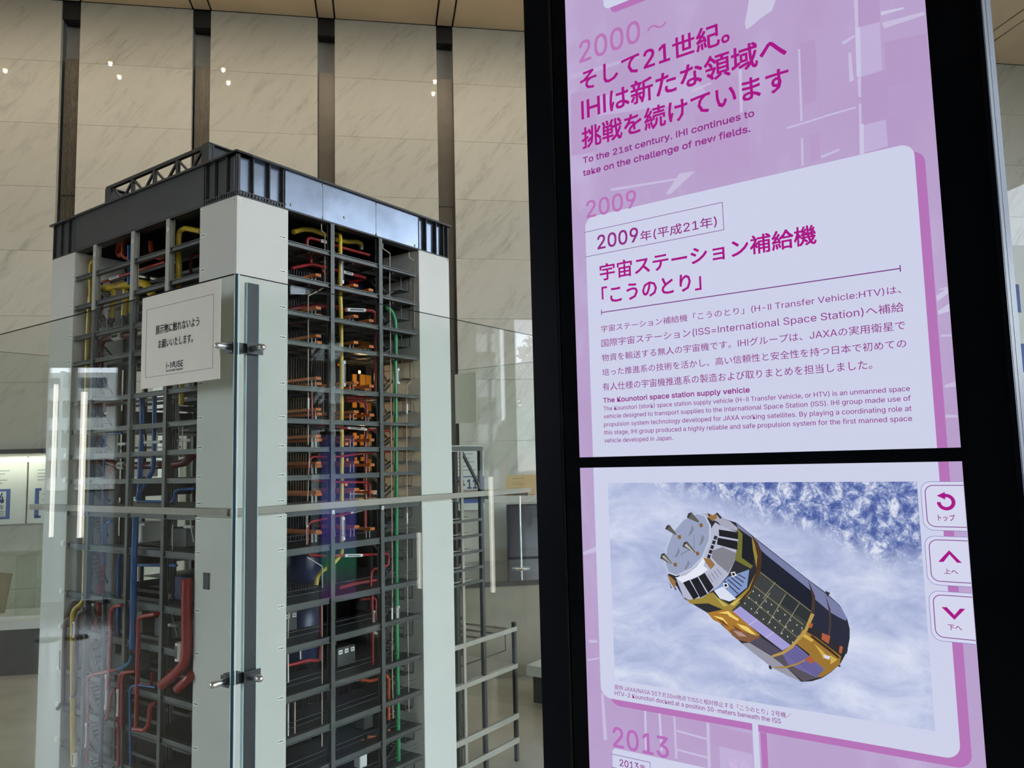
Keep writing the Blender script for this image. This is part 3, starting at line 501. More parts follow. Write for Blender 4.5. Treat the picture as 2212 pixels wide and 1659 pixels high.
CRAFT=[
((42,42,48),[(-0.0928,1.5771),(-0.0704,1.5776),(-0.0452,1.5703),(-0.0213,1.5511),(0.0547,1.4930),(0.0776,1.4767),(0.0953,1.4606),(0.1035,1.4439),(0.1060,1.4299),(0.1052,1.4173),(0.1008,1.3995),(0.0904,1.3810),(0.0773,1.3683),(0.0642,1.3586),(0.0511,1.3528),(0.0365,1.3500),(0.0189,1.3557),(-0.0041,1.3641),(-0.0475,1.3940),(-0.0646,1.4075),(-0.0928,1.4306),(-0.1242,1.4455),(-0.1355,1.4517),(-0.1464,1.4688),(-0.1614,1.4859),(-0.1345,1.5128)]),
((120,125,165),[(-0.0469,1.5711),(-0.0230,1.5510),(0.0546,1.4921),(0.0775,1.4751),(0.0953,1.4598),(0.1035,1.4439),(0.1018,1.4405),(0.0822,1.4491),(0.0580,1.4679),(-0.0102,1.5310),(-0.0215,1.5476),(-0.0438,1.5625)]),
((165,165,185),[(-0.1020,1.5832),(-0.0744,1.5704),(-0.0710,1.5661),(-0.0674,1.5635),(-0.0458,1.5580),(-0.0438,1.5625),(-0.0559,1.5726),(-0.0704,1.5776),(-0.0814,1.5809)]),
((28,32,46),[(-0.0094,1.5294),(0.0585,1.4769),(0.0627,1.4659),(0.0599,1.4462),(0.0553,1.4499),(-0.0135,1.5020)]),
((40,42,60),[(0.0627,1.4659),(0.0823,1.4499),(0.1017,1.4398),(0.1047,1.4235),(0.1009,1.4011),(0.0604,1.4277),(0.0560,1.4345)]),
((60,63,63),[(-0.0136,1.5003),(0.0569,1.4492),(0.0510,1.4308),(0.0403,1.4151),(0.0246,1.3988),(-0.0592,1.4423),(-0.0443,1.4521),(-0.0251,1.4809)]),
((45,50,52),[(0.0224,1.4742),(0.0569,1.4492),(0.0519,1.4325),(0.0146,1.4554)]),
((120,115,85),[(-0.0243,1.4801),(0.0445,1.4302),(0.0437,1.4288),(-0.0251,1.4786)]),
((120,115,85),[(-0.0348,1.4640),(0.0352,1.4113),(0.0345,1.4100),(-0.0356,1.4626)]),
((120,115,85),[(-0.0136,1.5003),(0.0569,1.4492),(0.0562,1.4478),(-0.0144,1.4989)]),
((150,148,125),[(-0.0015,1.4708),(-0.0006,1.4703),(-0.0257,1.4380),(-0.0266,1.4384)]),
((150,148,125),[(0.0213,1.4708),(0.0221,1.4704),(-0.0066,1.4247),(-0.0074,1.4251)]),
((150,148,125),[(0.0397,1.4591),(0.0404,1.4587),(0.0113,1.4132),(0.0105,1.4136)]),
((150,148,125),[(0.0071,1.4864),(0.0079,1.4860),(-0.0114,1.4611),(-0.0123,1.4615)]),
((190,190,190),[(-0.0263,1.4722),(-0.0248,1.4718),(-0.0252,1.4695),(-0.0268,1.4699)]),
((190,190,190),[(-0.0332,1.4621),(-0.0316,1.4617),(-0.0321,1.4595),(-0.0337,1.4599)]),
((190,190,190),[(-0.0396,1.4537),(-0.0381,1.4533),(-0.0385,1.4511),(-0.0401,1.4514)]),
((190,190,190),[(-0.0488,1.4414),(-0.0472,1.4411),(-0.0477,1.4388),(-0.0493,1.4392)]),
((190,190,190),[(-0.0175,1.4669),(-0.0160,1.4665),(-0.0164,1.4643),(-0.0180,1.4647)]),
((190,190,190),[(-0.0226,1.4565),(-0.0211,1.4562),(-0.0215,1.4539),(-0.0231,1.4543)]),
((190,190,190),[(-0.0303,1.4466),(-0.0287,1.4462),(-0.0292,1.4440),(-0.0307,1.4443)]),
((190,190,190),[(-0.0380,1.4374),(-0.0364,1.4371),(-0.0369,1.4348),(-0.0385,1.4352)]),
((190,190,190),[(-0.0079,1.4592),(-0.0064,1.4588),(-0.0069,1.4566),(-0.0084,1.4570)]),
((190,190,190),[(-0.0153,1.4497),(-0.0138,1.4493),(-0.0142,1.4471),(-0.0158,1.4475)]),
((190,190,190),[(-0.0219,1.4417),(-0.0204,1.4413),(-0.0208,1.4391),(-0.0224,1.4394)]),
((190,190,190),[(-0.0289,1.4303),(-0.0274,1.4300),(-0.0278,1.4277),(-0.0294,1.4281)]),
((190,190,190),[(-0.0001,1.4554),(0.0014,1.4550),(0.0009,1.4528),(-0.0006,1.4532)]),
((190,190,190),[(-0.0057,1.4445),(-0.0042,1.4442),(-0.0046,1.4420),(-0.0062,1.4423)]),
((190,190,190),[(-0.0132,1.4335),(-0.0117,1.4332),(-0.0122,1.4310),(-0.0137,1.4313)]),
((190,190,190),[(-0.0204,1.4235),(-0.0188,1.4232),(-0.0193,1.4209),(-0.0208,1.4213)]),
((190,190,190),[(0.0085,1.4474),(0.0100,1.4470),(0.0095,1.4448),(0.0080,1.4452)]),
((190,190,190),[(0.0016,1.4373),(0.0031,1.4369),(0.0026,1.4347),(0.0011,1.4351)]),
((190,190,190),[(-0.0041,1.4298),(-0.0026,1.4295),(-0.0030,1.4273),(-0.0046,1.4276)]),
((190,190,190),[(-0.0132,1.4194),(-0.0117,1.4191),(-0.0122,1.4169),(-0.0137,1.4172)]),
((190,190,190),[(0.0185,1.4426),(0.0199,1.4423),(0.0195,1.4401),(0.0180,1.4404)]),
((190,190,190),[(0.0106,1.4332),(0.0121,1.4328),(0.0117,1.4306),(0.0102,1.4310)]),
((190,190,190),[(0.0033,1.4231),(0.0048,1.4228),(0.0044,1.4206),(0.0029,1.4209)]),
((190,190,190),[(-0.0041,1.4127),(-0.0026,1.4124),(-0.0031,1.4102),(-0.0046,1.4105)]),
((190,190,190),[(0.0257,1.4355),(0.0271,1.4351),(0.0267,1.4330),(0.0252,1.4333)]),
((190,190,190),[(0.0191,1.4257),(0.0205,1.4254),(0.0201,1.4232),(0.0186,1.4236)]),
((190,190,190),[(0.0126,1.4159),(0.0141,1.4155),(0.0136,1.4133),(0.0122,1.4137)]),
((190,190,190),[(0.0053,1.4082),(0.0068,1.4079),(0.0063,1.4057),(0.0048,1.4060)]),
((190,190,190),[(0.0346,1.4296),(0.0361,1.4293),(0.0356,1.4271),(0.0342,1.4275)]),
((190,190,190),[(0.0280,1.4210),(0.0295,1.4207),(0.0290,1.4185),(0.0275,1.4188)]),
((190,190,190),[(0.0207,1.4122),(0.0222,1.4118),(0.0217,1.4097),(0.0202,1.4100)]),
((190,190,190),[(0.0141,1.4015),(0.0156,1.4012),(0.0151,1.3990),(0.0136,1.3993)]),
((190,190,190),[(0.0414,1.4261),(0.0428,1.4258),(0.0424,1.4236),(0.0409,1.4240)]),
((190,190,190),[(0.0360,1.4142),(0.0374,1.4139),(0.0370,1.4117),(0.0355,1.4121)]),
((190,190,190),[(0.0272,1.4048),(0.0287,1.4045),(0.0282,1.4023),(0.0267,1.4026)]),
((190,190,190),[(0.0213,1.3968),(0.0228,1.3965),(0.0223,1.3943),(0.0209,1.3947)]),
((172,166,222),[(-0.0463,1.4477),(0.0250,1.3988),(0.0126,1.3905),(-0.0594,1.4380)]),
((215,210,240),[(-0.0350,1.4219),(-0.0223,1.4312),(-0.0215,1.4304),(-0.0342,1.4211)]),
((215,210,240),[(-0.0113,1.4062),(0.0012,1.4155),(0.0020,1.4148),(-0.0105,1.4055)]),
((120,112,175),[(-0.0479,1.4465),(0.0235,1.3977),(0.0233,1.3971),(-0.0481,1.4460)]),
((120,112,175),[(-0.0499,1.4451),(0.0217,1.3962),(0.0215,1.3957),(-0.0501,1.4445)]),
((120,112,175),[(-0.0518,1.4436),(0.0199,1.3948),(0.0197,1.3943),(-0.0520,1.4431)]),
((120,112,175),[(-0.0538,1.4422),(0.0181,1.3933),(0.0179,1.3928),(-0.0540,1.4416)]),
((120,112,175),[(-0.0557,1.4407),(0.0162,1.3919),(0.0160,1.3914),(-0.0559,1.4402)]),
((120,112,175),[(-0.0577,1.4392),(0.0144,1.3905),(0.0142,1.3900),(-0.0579,1.4387)]),
((168,118,48),[(-0.0982,1.4336),(-0.0664,1.4425),(-0.0593,1.4406),(-0.0472,1.4314),(-0.0186,1.4089),(-0.0295,1.4010),(-0.0646,1.4075),(-0.0750,1.4185),(-0.0894,1.4240)]),
((235,205,110),[(-0.0814,1.4351),(-0.0648,1.4392),(-0.0527,1.4292),(-0.0563,1.4280),(-0.0668,1.4347)]),
((235,205,110),[(-0.0531,1.4223),(-0.0373,1.4188),(-0.0222,1.4069),(-0.0291,1.4078),(-0.0463,1.4162)]),
((235,205,110),[(-0.0891,1.4301),(-0.0744,1.4289),(-0.0658,1.4194),(-0.0729,1.4221)]),
((235,205,110),[(-0.0631,1.4368),(-0.0491,1.4287),(-0.0511,1.4259),(-0.0651,1.4323)]),
((105,65,30),[(-0.0855,1.4278),(-0.0729,1.4238),(-0.0643,1.4144),(-0.0749,1.4202)]),
((105,65,30),[(-0.0604,1.4199),(-0.0464,1.4128),(-0.0362,1.4054),(-0.0502,1.4090)]),
((125,88,62),[(-0.0644,1.4118),(-0.0571,1.4142),(-0.0430,1.4114),(-0.0171,1.4066),(-0.0181,1.4031),(-0.0350,1.3962),(-0.0525,1.3985),(-0.0612,1.4044)]),
((175,140,130),[(-0.0590,1.4115),(-0.0466,1.4102),(-0.0381,1.4043),(-0.0505,1.4038)]),
((78,74,90),[(-0.0350,1.3967),(-0.0188,1.4064),(0.0125,1.3892),(-0.0031,1.3816)]),
((150,150,166),[(-0.0475,1.3940),(-0.0350,1.3962),(-0.0031,1.3807),(0.0194,1.3655),(0.0366,1.3508),(0.0189,1.3557),(-0.0040,1.3649)]),
((85,80,92),[(-0.0032,1.3799),(0.0123,1.3859),(0.0394,1.3713),(0.0163,1.3684)]),
((85,80,90),[(0.0179,1.3669),(0.0378,1.3727),(0.0627,1.3600),(0.0398,1.3513)]),
((152,115,48),[(0.0425,1.4235),(0.0612,1.4141),(0.0927,1.3923),(0.0904,1.3810),(0.0773,1.3691),(0.0643,1.3602),(0.0564,1.3607),(0.0502,1.3904),(0.0331,1.4022)]),
((205,170,80),[(0.0438,1.4187),(0.0578,1.4105),(0.0544,1.4070),(0.0419,1.4137)]),
((205,170,80),[(0.0575,1.4057),(0.0696,1.3959),(0.0662,1.3923)]),
((205,170,80),[(0.0787,1.3922),(0.0877,1.3870),(0.0780,1.3794)]),
((205,170,80),[(0.0635,1.4000),(0.0755,1.3902),(0.0690,1.3862)]),
((60,40,28),[(0.0550,1.4167),(0.0792,1.4002),(0.0910,1.3905),(0.0894,1.3887),(0.0760,1.3982),(0.0532,1.4141)]),
((108,102,158),[(0.0123,1.3867),(0.0330,1.4005),(0.0697,1.3720),(0.0579,1.3593),(0.0198,1.3721)]),
((70,66,115),[(0.0155,1.3888),(0.0597,1.3612),(0.0593,1.3607),(0.0151,1.3883)]),
((70,66,115),[(0.0190,1.3911),(0.0617,1.3634),(0.0613,1.3629),(0.0186,1.3906)]),
((70,66,115),[(0.0225,1.3935),(0.0637,1.3656),(0.0634,1.3650),(0.0221,1.3930)]),
((70,66,115),[(0.0260,1.3958),(0.0657,1.3677),(0.0654,1.3672),(0.0256,1.3953)]),
((70,66,115),[(0.0295,1.3982),(0.0677,1.3699),(0.0674,1.3694),(0.0291,1.3977)]),
((180,150,80),[(-0.0030,1.3821),(0.0125,1.3892),(0.0246,1.3988),(0.0457,1.4238),(0.0560,1.4475),(0.0607,1.4455),(0.0488,1.4209),(0.0278,1.3959),(0.0140,1.3857),(-0.0032,1.3787)]),
((165,130,70),[(-0.0005,1.3665),(0.0163,1.3692),(0.0315,1.3752),(0.0441,1.3824),(0.0448,1.3804),(0.0322,1.3728),(0.0170,1.3665),(0.0010,1.3644)]),
((70,55,45),[(0.0547,1.4930),(0.0630,1.4708),(0.0608,1.4479),(0.0560,1.4475),(0.0589,1.4688)]),
((70,60,55),[(0.0767,1.4751),(0.0826,1.4547),(0.0829,1.4340),(0.0784,1.4128),(0.0762,1.4141),(0.0798,1.4352),(0.0802,1.4545)]),
((172,92,62),[(0.0695,1.4214),(0.0803,1.4178),(0.0773,1.4071),(0.0682,1.4125)]),
((172,92,62),[(0.0500,1.3879),(0.0580,1.3820),(0.0518,1.3769),(0.0441,1.3829)]),
((172,92,62),[(0.0920,1.4064),(0.0962,1.4053),(0.0936,1.3955),(0.0902,1.3975)]),
((172,92,62),[(0.0526,1.4318),(0.0583,1.4332),(0.0555,1.4264),(0.0515,1.4268)]),
((215,215,225),[(0.0693,1.3919),(0.0786,1.3906),(0.0768,1.3856),(0.0706,1.3872)]),
((24,27,34),[(-0.0361,1.5549),(-0.0198,1.5460),(-0.0211,1.5220),(-0.0245,1.5090),(-0.0398,1.5193)]),
((112,112,52),[(-0.0446,1.5633),(-0.0367,1.5540),(-0.0398,1.5193),(-0.0236,1.5082),(-0.0265,1.5038),(-0.0508,1.5153),(-0.0434,1.5520)]),
((152,132,58),[(-0.1316,1.4511),(-0.0873,1.4651),(-0.0803,1.4578),(-0.0624,1.4489),(-0.0325,1.4752),(-0.0179,1.5017),(-0.0223,1.5322),(-0.0230,1.5510),(-0.0102,1.5310),(-0.0102,1.5140),(-0.0293,1.4687),(-0.0593,1.4406),(-0.0738,1.4410),(-0.0956,1.4479),(-0.1242,1.4446)]),
((72,50,34),[(-0.0230,1.5519),(-0.0147,1.5428),(-0.0102,1.5310),(-0.0100,1.5157),(-0.0133,1.4994),(-0.0292,1.4704),(-0.0442,1.4538),(-0.0478,1.4544),(-0.0308,1.4736),(-0.0198,1.4982),(-0.0159,1.5222),(-0.0192,1.5409)]),
((205,185,95),[(-0.0624,1.4489),(-0.0512,1.4567),(-0.0439,1.4607),(-0.0553,1.4478)]),
((190,175,90),[(-0.0874,1.4625),(-0.0767,1.4546),(-0.0644,1.4470),(-0.0717,1.4455)]),
((178,182,205),[(-0.0782,1.5703),(-0.0710,1.5661),(-0.0459,1.5572),(-0.0438,1.5451),(-0.0509,1.5136),(-0.0620,1.4921),(-0.0794,1.4736),(-0.1046,1.4559),(-0.1258,1.4507),(-0.1354,1.4535),(-0.1459,1.4796),(-0.1353,1.4947)]),
((128,128,138),[(-0.0850,1.5276),(-0.0690,1.5336),(-0.0475,1.5259),(-0.0519,1.5118),(-0.0618,1.4956),(-0.0777,1.5078),(-0.0865,1.5170)]),
((28,28,34),[(-0.0731,1.5598),(-0.0441,1.5564),(-0.0438,1.5460),(-0.0733,1.5501)]),
((28,28,34),[(-0.0756,1.5474),(-0.0448,1.5433),(-0.0459,1.5303),(-0.0771,1.5371)]),
((28,28,34),[(-0.1356,1.4767),(-0.1247,1.4810),(-0.1102,1.4572),(-0.1191,1.4516)]),
((28,28,34),[(-0.1224,1.4812),(-0.1107,1.4864),(-0.0964,1.4618),(-0.1081,1.4553)]),
((28,28,34),[(-0.1093,1.4874),(-0.0990,1.4933),(-0.0856,1.4728),(-0.0945,1.4634)]),
((175,178,200),[(-0.0972,1.4899),(-0.0778,1.5051),(-0.0664,1.4945),(-0.0812,1.4761)]),
((105,105,120),[(-0.0935,1.4902),(-0.0865,1.4801),(-0.0859,1.4806),(-0.0927,1.4907)]),
((105,105,120),[(-0.0888,1.4936),(-0.0819,1.4839),(-0.0813,1.4844),(-0.0880,1.4942)]),
((105,105,120),[(-0.0842,1.4971),(-0.0772,1.4877),(-0.0767,1.4882),(-0.0834,1.4976)]),
((105,105,120),[(-0.0795,1.5005),(-0.0726,1.4915),(-0.0720,1.4920),(-0.0788,1.5011)]),
((128,150,198),[(-0.0852,1.4688),(-0.0621,1.4895),(-0.0292,1.5027),(-0.0342,1.4760),(-0.0622,1.4537),(-0.0766,1.4567)]),
((60,66,92),[(-0.0698,1.4829),(-0.0490,1.4654),(-0.0471,1.4664),(-0.0675,1.4838)]),
((60,66,92),[(-0.0641,1.4858),(-0.0458,1.4712),(-0.0440,1.4722),(-0.0619,1.4866)]),
((60,66,92),[(-0.0585,1.4885),(-0.0426,1.4769),(-0.0408,1.4779),(-0.0563,1.4894)]),
((60,66,92),[(-0.0530,1.4913),(-0.0395,1.4826),(-0.0377,1.4836),(-0.0508,1.4922)]),
((60,66,92),[(-0.0474,1.4941),(-0.0363,1.4883),(-0.0345,1.4893),(-0.0452,1.4949)]),
((216,222,238),[(-0.0853,1.4679),(-0.0711,1.4750),(-0.0511,1.4584),(-0.0622,1.4537),(-0.0766,1.4567)]),
((235,235,240),[(-0.0579,1.4966),(-0.0517,1.4983),(-0.0488,1.4926),(-0.0554,1.4901)]),
((18,18,24),[(-0.0562,1.4956),(-0.0525,1.4965),(-0.0509,1.4932),(-0.0549,1.4919)]),
((235,235,240),[(-0.0707,1.4792),(-0.0644,1.4811),(-0.0614,1.4754),(-0.0681,1.4728)]),
((18,18,24),[(-0.0689,1.4783),(-0.0652,1.4793),(-0.0636,1.4759),(-0.0676,1.4746)]),
((226,230,244),[(-0.1477,1.4831),(-0.1298,1.4879),(-0.1118,1.5014),(-0.1001,1.5163),(-0.0950,1.5165),(-0.1003,1.5039),(-0.0930,1.4990),(-0.1067,1.4893),(-0.1363,1.4758)]),
((40,40,48),[(-0.0801,1.5508),(-0.0755,1.5492),(-0.0777,1.5438),(-0.0822,1.5454)]),
((40,40,48),[(-0.0831,1.5436),(-0.0785,1.5420),(-0.0806,1.5366),(-0.0852,1.5382)]),
((40,40,48),[(-0.0861,1.5364),(-0.0815,1.5348),(-0.0836,1.5295),(-0.0882,1.5310)]),
((40,40,48),[(-0.0891,1.5292),(-0.0845,1.5277),(-0.0866,1.5223),(-0.0912,1.5238)]),
((40,40,48),[(-0.0921,1.5220),(-0.0874,1.5205),(-0.0896,1.5151),(-0.0942,1.5166)]),
((190,198,216),[(-0.1058,1.5843),(-0.0927,1.5806),(-0.0850,1.5648),(-0.0870,1.5435),(-0.0997,1.5163),(-0.1197,1.4974),(-0.1456,1.4854),(-0.1603,1.4896),(-0.1650,1.5039),(-0.1614,1.5297),(-0.1492,1.5548),(-0.1295,1.5745)]),
((150,160,190),[(-0.1059,1.5825),(-0.0946,1.5788),(-0.0878,1.5647),(-0.0897,1.5434),(-0.1019,1.5180),(-0.1206,1.4995),(-0.1455,1.4876),(-0.1588,1.4918),(-0.1630,1.5049),(-0.1590,1.5288),(-0.1473,1.5536),(-0.1286,1.5727)]),
((128,132,150),[(-0.1163,1.5657),(-0.1127,1.5604),(-0.1171,1.5513),(-0.1230,1.5475),(-0.1198,1.5548),(-0.1170,1.5603)]),
((128,132,150),[(-0.0998,1.5519),(-0.0963,1.5467),(-0.1005,1.5376),(-0.1064,1.5338),(-0.1032,1.5411)]),
((128,132,150),[(-0.1395,1.5306),(-0.1379,1.5234),(-0.1422,1.5160),(-0.1482,1.5139),(-0.1439,1.5204)]),
((128,132,150),[(-0.1248,1.5115),(-0.1222,1.5062),(-0.1284,1.4969),(-0.1323,1.4967),(-0.1275,1.5041)]),
((118,122,140),[(-0.1360,1.5208),(-0.1132,1.5317),(-0.1127,1.5310),(-0.1353,1.5196)]),
((118,122,140),[(-0.1360,1.5208),(-0.1343,1.5164),(-0.1351,1.5160),(-0.1368,1.5202)]),
((118,122,140),[(-0.1132,1.5514),(-0.1132,1.5317),(-0.1142,1.5313),(-0.1140,1.5511)]),
((130,95,55),[(-0.1043,1.5677),(-0.0988,1.5685),(-0.0977,1.5634),(-0.1026,1.5620)]),
((130,95,55),[(-0.1412,1.5486),(-0.1355,1.5494),(-0.1343,1.5442),(-0.1393,1.5427)]),
((130,95,55),[(-0.1122,1.5245),(-0.1067,1.5254),(-0.1056,1.5203),(-0.1104,1.5188)]),
((130,95,55),[(-0.1502,1.5055),(-0.1444,1.5064),(-0.1433,1.5013),(-0.1483,1.4997)]),
((92,92,88),[(-0.1236,1.5764),(-0.1213,1.5828),(-0.1158,1.5852),(-0.1036,1.5715),(-0.1052,1.5693)]),
((55,55,54),[(-0.1236,1.5764),(-0.1213,1.5828),(-0.1158,1.5852),(-0.1175,1.5808),(-0.1217,1.5754)]),
((92,92,88),[(-0.1611,1.5581),(-0.1578,1.5637),(-0.1533,1.5647),(-0.1421,1.5508),(-0.1437,1.5490)]),
((55,55,54),[(-0.1611,1.5581),(-0.1578,1.5637),(-0.1533,1.5647),(-0.1545,1.5610),(-0.1591,1.5571)]),
((92,92,88),[(-0.1330,1.5318),(-0.1303,1.5382),(-0.1250,1.5402),(-0.1122,1.5250),(-0.1140,1.5231)]),
((55,55,54),[(-0.1330,1.5318),(-0.1303,1.5382),(-0.1250,1.5402),(-0.1266,1.5360),(-0.1311,1.5308)]),
((92,92,88),[(-0.1719,1.5117),(-0.1690,1.5187),(-0.1638,1.5204),(-0.1521,1.5057),(-0.1538,1.5036)]),
((55,55,54),[(-0.1719,1.5117),(-0.1690,1.5187),(-0.1638,1.5204),(-0.1653,1.5163),(-0.1699,1.5108)]),
((190,188,175),[(-0.1299,1.5337),(-0.1265,1.5362),(-0.1145,1.5245),(-0.1153,1.5237)]),
((190,188,175),[(-0.1685,1.5150),(-0.1656,1.5166),(-0.1536,1.5052),(-0.1542,1.5045)]),
((150,112,66),[(-0.0887,1.5843),(-0.0814,1.5809),(-0.0756,1.5845),(-0.0741,1.5775),(-0.0818,1.5720),(-0.0881,1.5772)]),
((150,112,66),[(-0.1614,1.4877),(-0.1555,1.4844),(-0.1469,1.4778),(-0.1485,1.4650),(-0.1560,1.4753)]),
((150,112,66),[(-0.0997,1.5163),(-0.0885,1.5151),(-0.0814,1.5067),(-0.0883,1.4993),(-0.0963,1.5094)]),
((48,48,52),[(0.0778,1.4800),(0.0839,1.4772),(0.0805,1.4721),(0.0783,1.4752)]),
((48,48,52),[(-0.0081,1.3669),(-0.0047,1.3682),(-0.0033,1.3626),(-0.0067,1.3625)]),
((48,48,52),[(0.0979,1.4031),(0.1028,1.4029),(0.1006,1.3964),(0.0978,1.3968)]),
((48,48,52),[(0.0889,1.3808),(0.0919,1.3804),(0.0910,1.3779),(0.0884,1.3784)]),
((48,48,52),[(-0.0737,1.5855),(-0.0667,1.5776),(-0.0695,1.5758),(-0.0766,1.5836)]),
((48,48,52),[(-0.0906,1.5843),(-0.0851,1.5817),(-0.0871,1.5790)]),
((48,48,52),[(-0.1580,1.4752),(-0.1534,1.4665),(-0.1554,1.4663)]),
((48,48,52),[(-0.1484,1.4686),(-0.1456,1.4643),(-0.1489,1.4646)]),
]
# ================================================================== materials in use
def marble():
    m = bpy.data.materials.new('marble'); m.use_nodes = True; t = m.node_tree; p = t.nodes['Principled BSDF']
    g = t.nodes.new('ShaderNodeNewGeometry'); mp = t.nodes.new('ShaderNodeMapping')
    mp.inputs['Scale'].default_value = (.55, 1.0, 2.4)
    mp0 = t.nodes.new('ShaderNodeMapping'); mp0.inputs['Rotation'].default_value = (0, R(52), 0)
    oi = t.nodes.new('ShaderNodeObjectInfo'); ad = t.nodes.new('ShaderNodeVectorMath'); ad.operation = 'ADD'
    t.links.new(g.outputs['Position'], ad.inputs[0])
    sc = t.nodes.new('ShaderNodeVectorMath'); sc.operation = 'SCALE'; sc.inputs[3].default_value = .25
    cb = t.nodes.new('ShaderNodeCombineXYZ'); t.links.new(oi.outputs['Random'], cb.inputs[0]); t.links.new(cb.outputs[0], sc.inputs[0]); t.links.new(sc.outputs[0], ad.inputs[1])
    t.links.new(ad.outputs[0], mp0.inputs[0]); t.links.new(mp0.outputs[0], mp.inputs[0])
    n = t.nodes.new('ShaderNodeTexNoise'); n.inputs['Scale'].default_value = 3.2; n.inputs['Detail'].default_value = 10; n.inputs['Roughness'].default_value = .74; n.inputs['Distortion'].default_value = .5
    t.links.new(mp.outputs[0], n.inputs['Vector'])
    r = t.nodes.new('ShaderNodeValToRGB'); e = r.color_ramp.elements
    e[0].position = .25; e[0].color = (.37, .355, .305, 1); e[1].position = .47; e[1].color = (.60, .575, .49, 1)
    x = e.new(.385); x.color = (.52, .50, .425, 1); x = e.new(.75); x.color = (.65, .62, .535, 1)
    t.links.new(n.outputs['Fac'], r.inputs[0])
    hv = t.nodes.new('ShaderNodeHueSaturation'); mr = t.nodes.new('ShaderNodeMapRange'); mr.inputs[3].default_value = .95; mr.inputs[4].default_value = 1.05
    t.links.new(oi.outputs['Random'], mr.inputs[0]); t.links.new(mr.outputs[0], hv.inputs['Value']); t.links.new(r.outputs[0], hv.inputs['Color'])
    t.links.new(hv.outputs[0], p.inputs['Base Color'])
    p.inputs['Roughness'].default_value = .018; p.inputs['Specular IOR Level'].default_value = .40
    MATS['marble'] = m; return m
M_MARBLE = marble()
M_DARK = mat('dark gap', (.012, .012, .012), .6, var=.1)
M_RIB = mat('ribbed metal', (.20, .175, .14), .45, .3)
M_RECESS = mat('recess paint', (.30, .30, .28), .5)
M_CEIL = mat('bronze ceiling panel', (.76, .58, .38), .42, .25, var=.05, scale=2.)
M_FLOOR = mat('floor stone', (.50, .45, .36), .18, var=.1, scale=3.)
M_WHITE = mat('white laminate', (.72, .71, .66), .3, var=.03)
M_BLACKPL = mat('dark plinth', (.03, .03, .03), .35)
M_GLASS = glass('clear glass', (.955, .975, .965), .55)
M_WGLASS = glass('window glass', (.97, .985, .98))
M_GEDGE = mat('glass edge', (.008, .028, .032), .5, spec=.15)
M_GEDGE2 = mat('polished glass edge', (.62, .80, .80), .15)
M_CHAR = mat('charcoal strip', (.022, .025, .026), .4)
M_CHROME = mat('brushed steel', (.80, .80, .79), .27, 1., var=.04)
M_COLN = mat('column paint', (.74, .73, .65), .42, var=.03, scale=4.)
M_GIRD = mat('girder paint', (.038, .040, .038), .38, var=.15)
M_PLATE = mat('sky tinted steel plate', (.25, .29, .355), .27, 1., var=.2, scale=5.5)  # blue sheen of the reflected sky put into the base colour
M_STEEL = mat('dark steel paint', (.105, .110, .100), .36, .45, var=.12)
M_POST2 = mat('pale steel paint', (.44, .43, .36), .45, var=.08)
M_DECK = mat('deck plate', (.06, .062, .06), .45, var=.2, scale=20.)
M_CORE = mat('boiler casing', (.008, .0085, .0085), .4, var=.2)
M_RING = mat('ring platform paint', (.40, .37, .30), .4, var=.06)
M_LABEL = mat('label card', (.95, .95, .88), .5, var=.02)
M_INK = mat('label ink', (.10, .10, .10), .6, var=0)
M_NAVY = mat('navy equipment paint', (.012, .022, .075), .3, var=.2)
M_ORANGE = mat('orange equipment paint', (.80, .20, .012), .4, var=.1)
M_AMBER = mat('amber panel paint', (.90, .33, .02), .35, var=.06)
PIPE_M = dict(yellow=mat('yellow pipe paint', (.66, .46, .035), .25, var=.05), red=mat('red pipe paint', (.34, .018, .018), .25, var=.08),
  darkred=mat('dark red pipe paint', (.13, .010, .011), .22, var=.08), orangered=mat('orange red pipe paint', (.46, .065, .014), .3, var=.08),
  beige=mat('beige pipe paint', (.50, .40, .30), .4, var=.05), green=mat('green pipe paint', (.022, .24, .085), .28, var=.05),
  blue=mat('blue pipe paint', (.022, .115, .36), .25, var=.06), bluegreen=mat('teal pipe paint', (.02, .15, .27), .25, var=.06),
  taupe=mat('taupe pipe paint', (.20, .155, .13), .35, var=.06), white=mat('white plastic', (.74, .73, .66), .4, var=.03),
  black=mat('black pipe paint', (.008, .008, .009), .3, var=.1), steel=mat('pipe cap steel', (.45, .45, .46), .3, .6), capgrey=mat('cap grey', (.055, .056, .055), .4),
  magenta=mat('magenta pipe paint', (.34, .018, .15), .3, var=.06), label=M_LABEL)
# ================================================================== room shell (wall frame: x along, y into the wall, toward the viewer is -y)
CZ = 6.276; PITCH = 1.2195; GAPW = .1726; RE0 = -4.209        # ceiling height; stone column pitch, gap width, right edge of a gap
WL, WR, WD = -9.0, 9.0, 15.0
wall = tag(B(WL - .3, WR + .3, .16, .40, 0, CZ + .3).build('wall_back', M_RECESS, fr=F_WALL), 'polished pale stone wall behind the boiler model', kind='structure')
slab_me = MB().box(0, PITCH - GAPW, 0, .05, .001, .6260).mesh('stone_slab', M_MARBLE)
rib_mb = MB().box(.008, GAPW - .008, .10, .12, 0, 5.735)
for k in range(12): rib_mb.box(.012 + k * .0127, .018 + k * .0127, .088, .10, 0, 5.735)
rib_me = rib_mb.mesh('ribbed_strip', M_RIB)
slot_me = B(0, GAPW, .02, .16, 6.10, CZ).mesh('dark_slot', M_DARK)
edge_me = B(-.006, .0, 0, .16, 0, CZ).mesh('slab_return', M_RECESS)
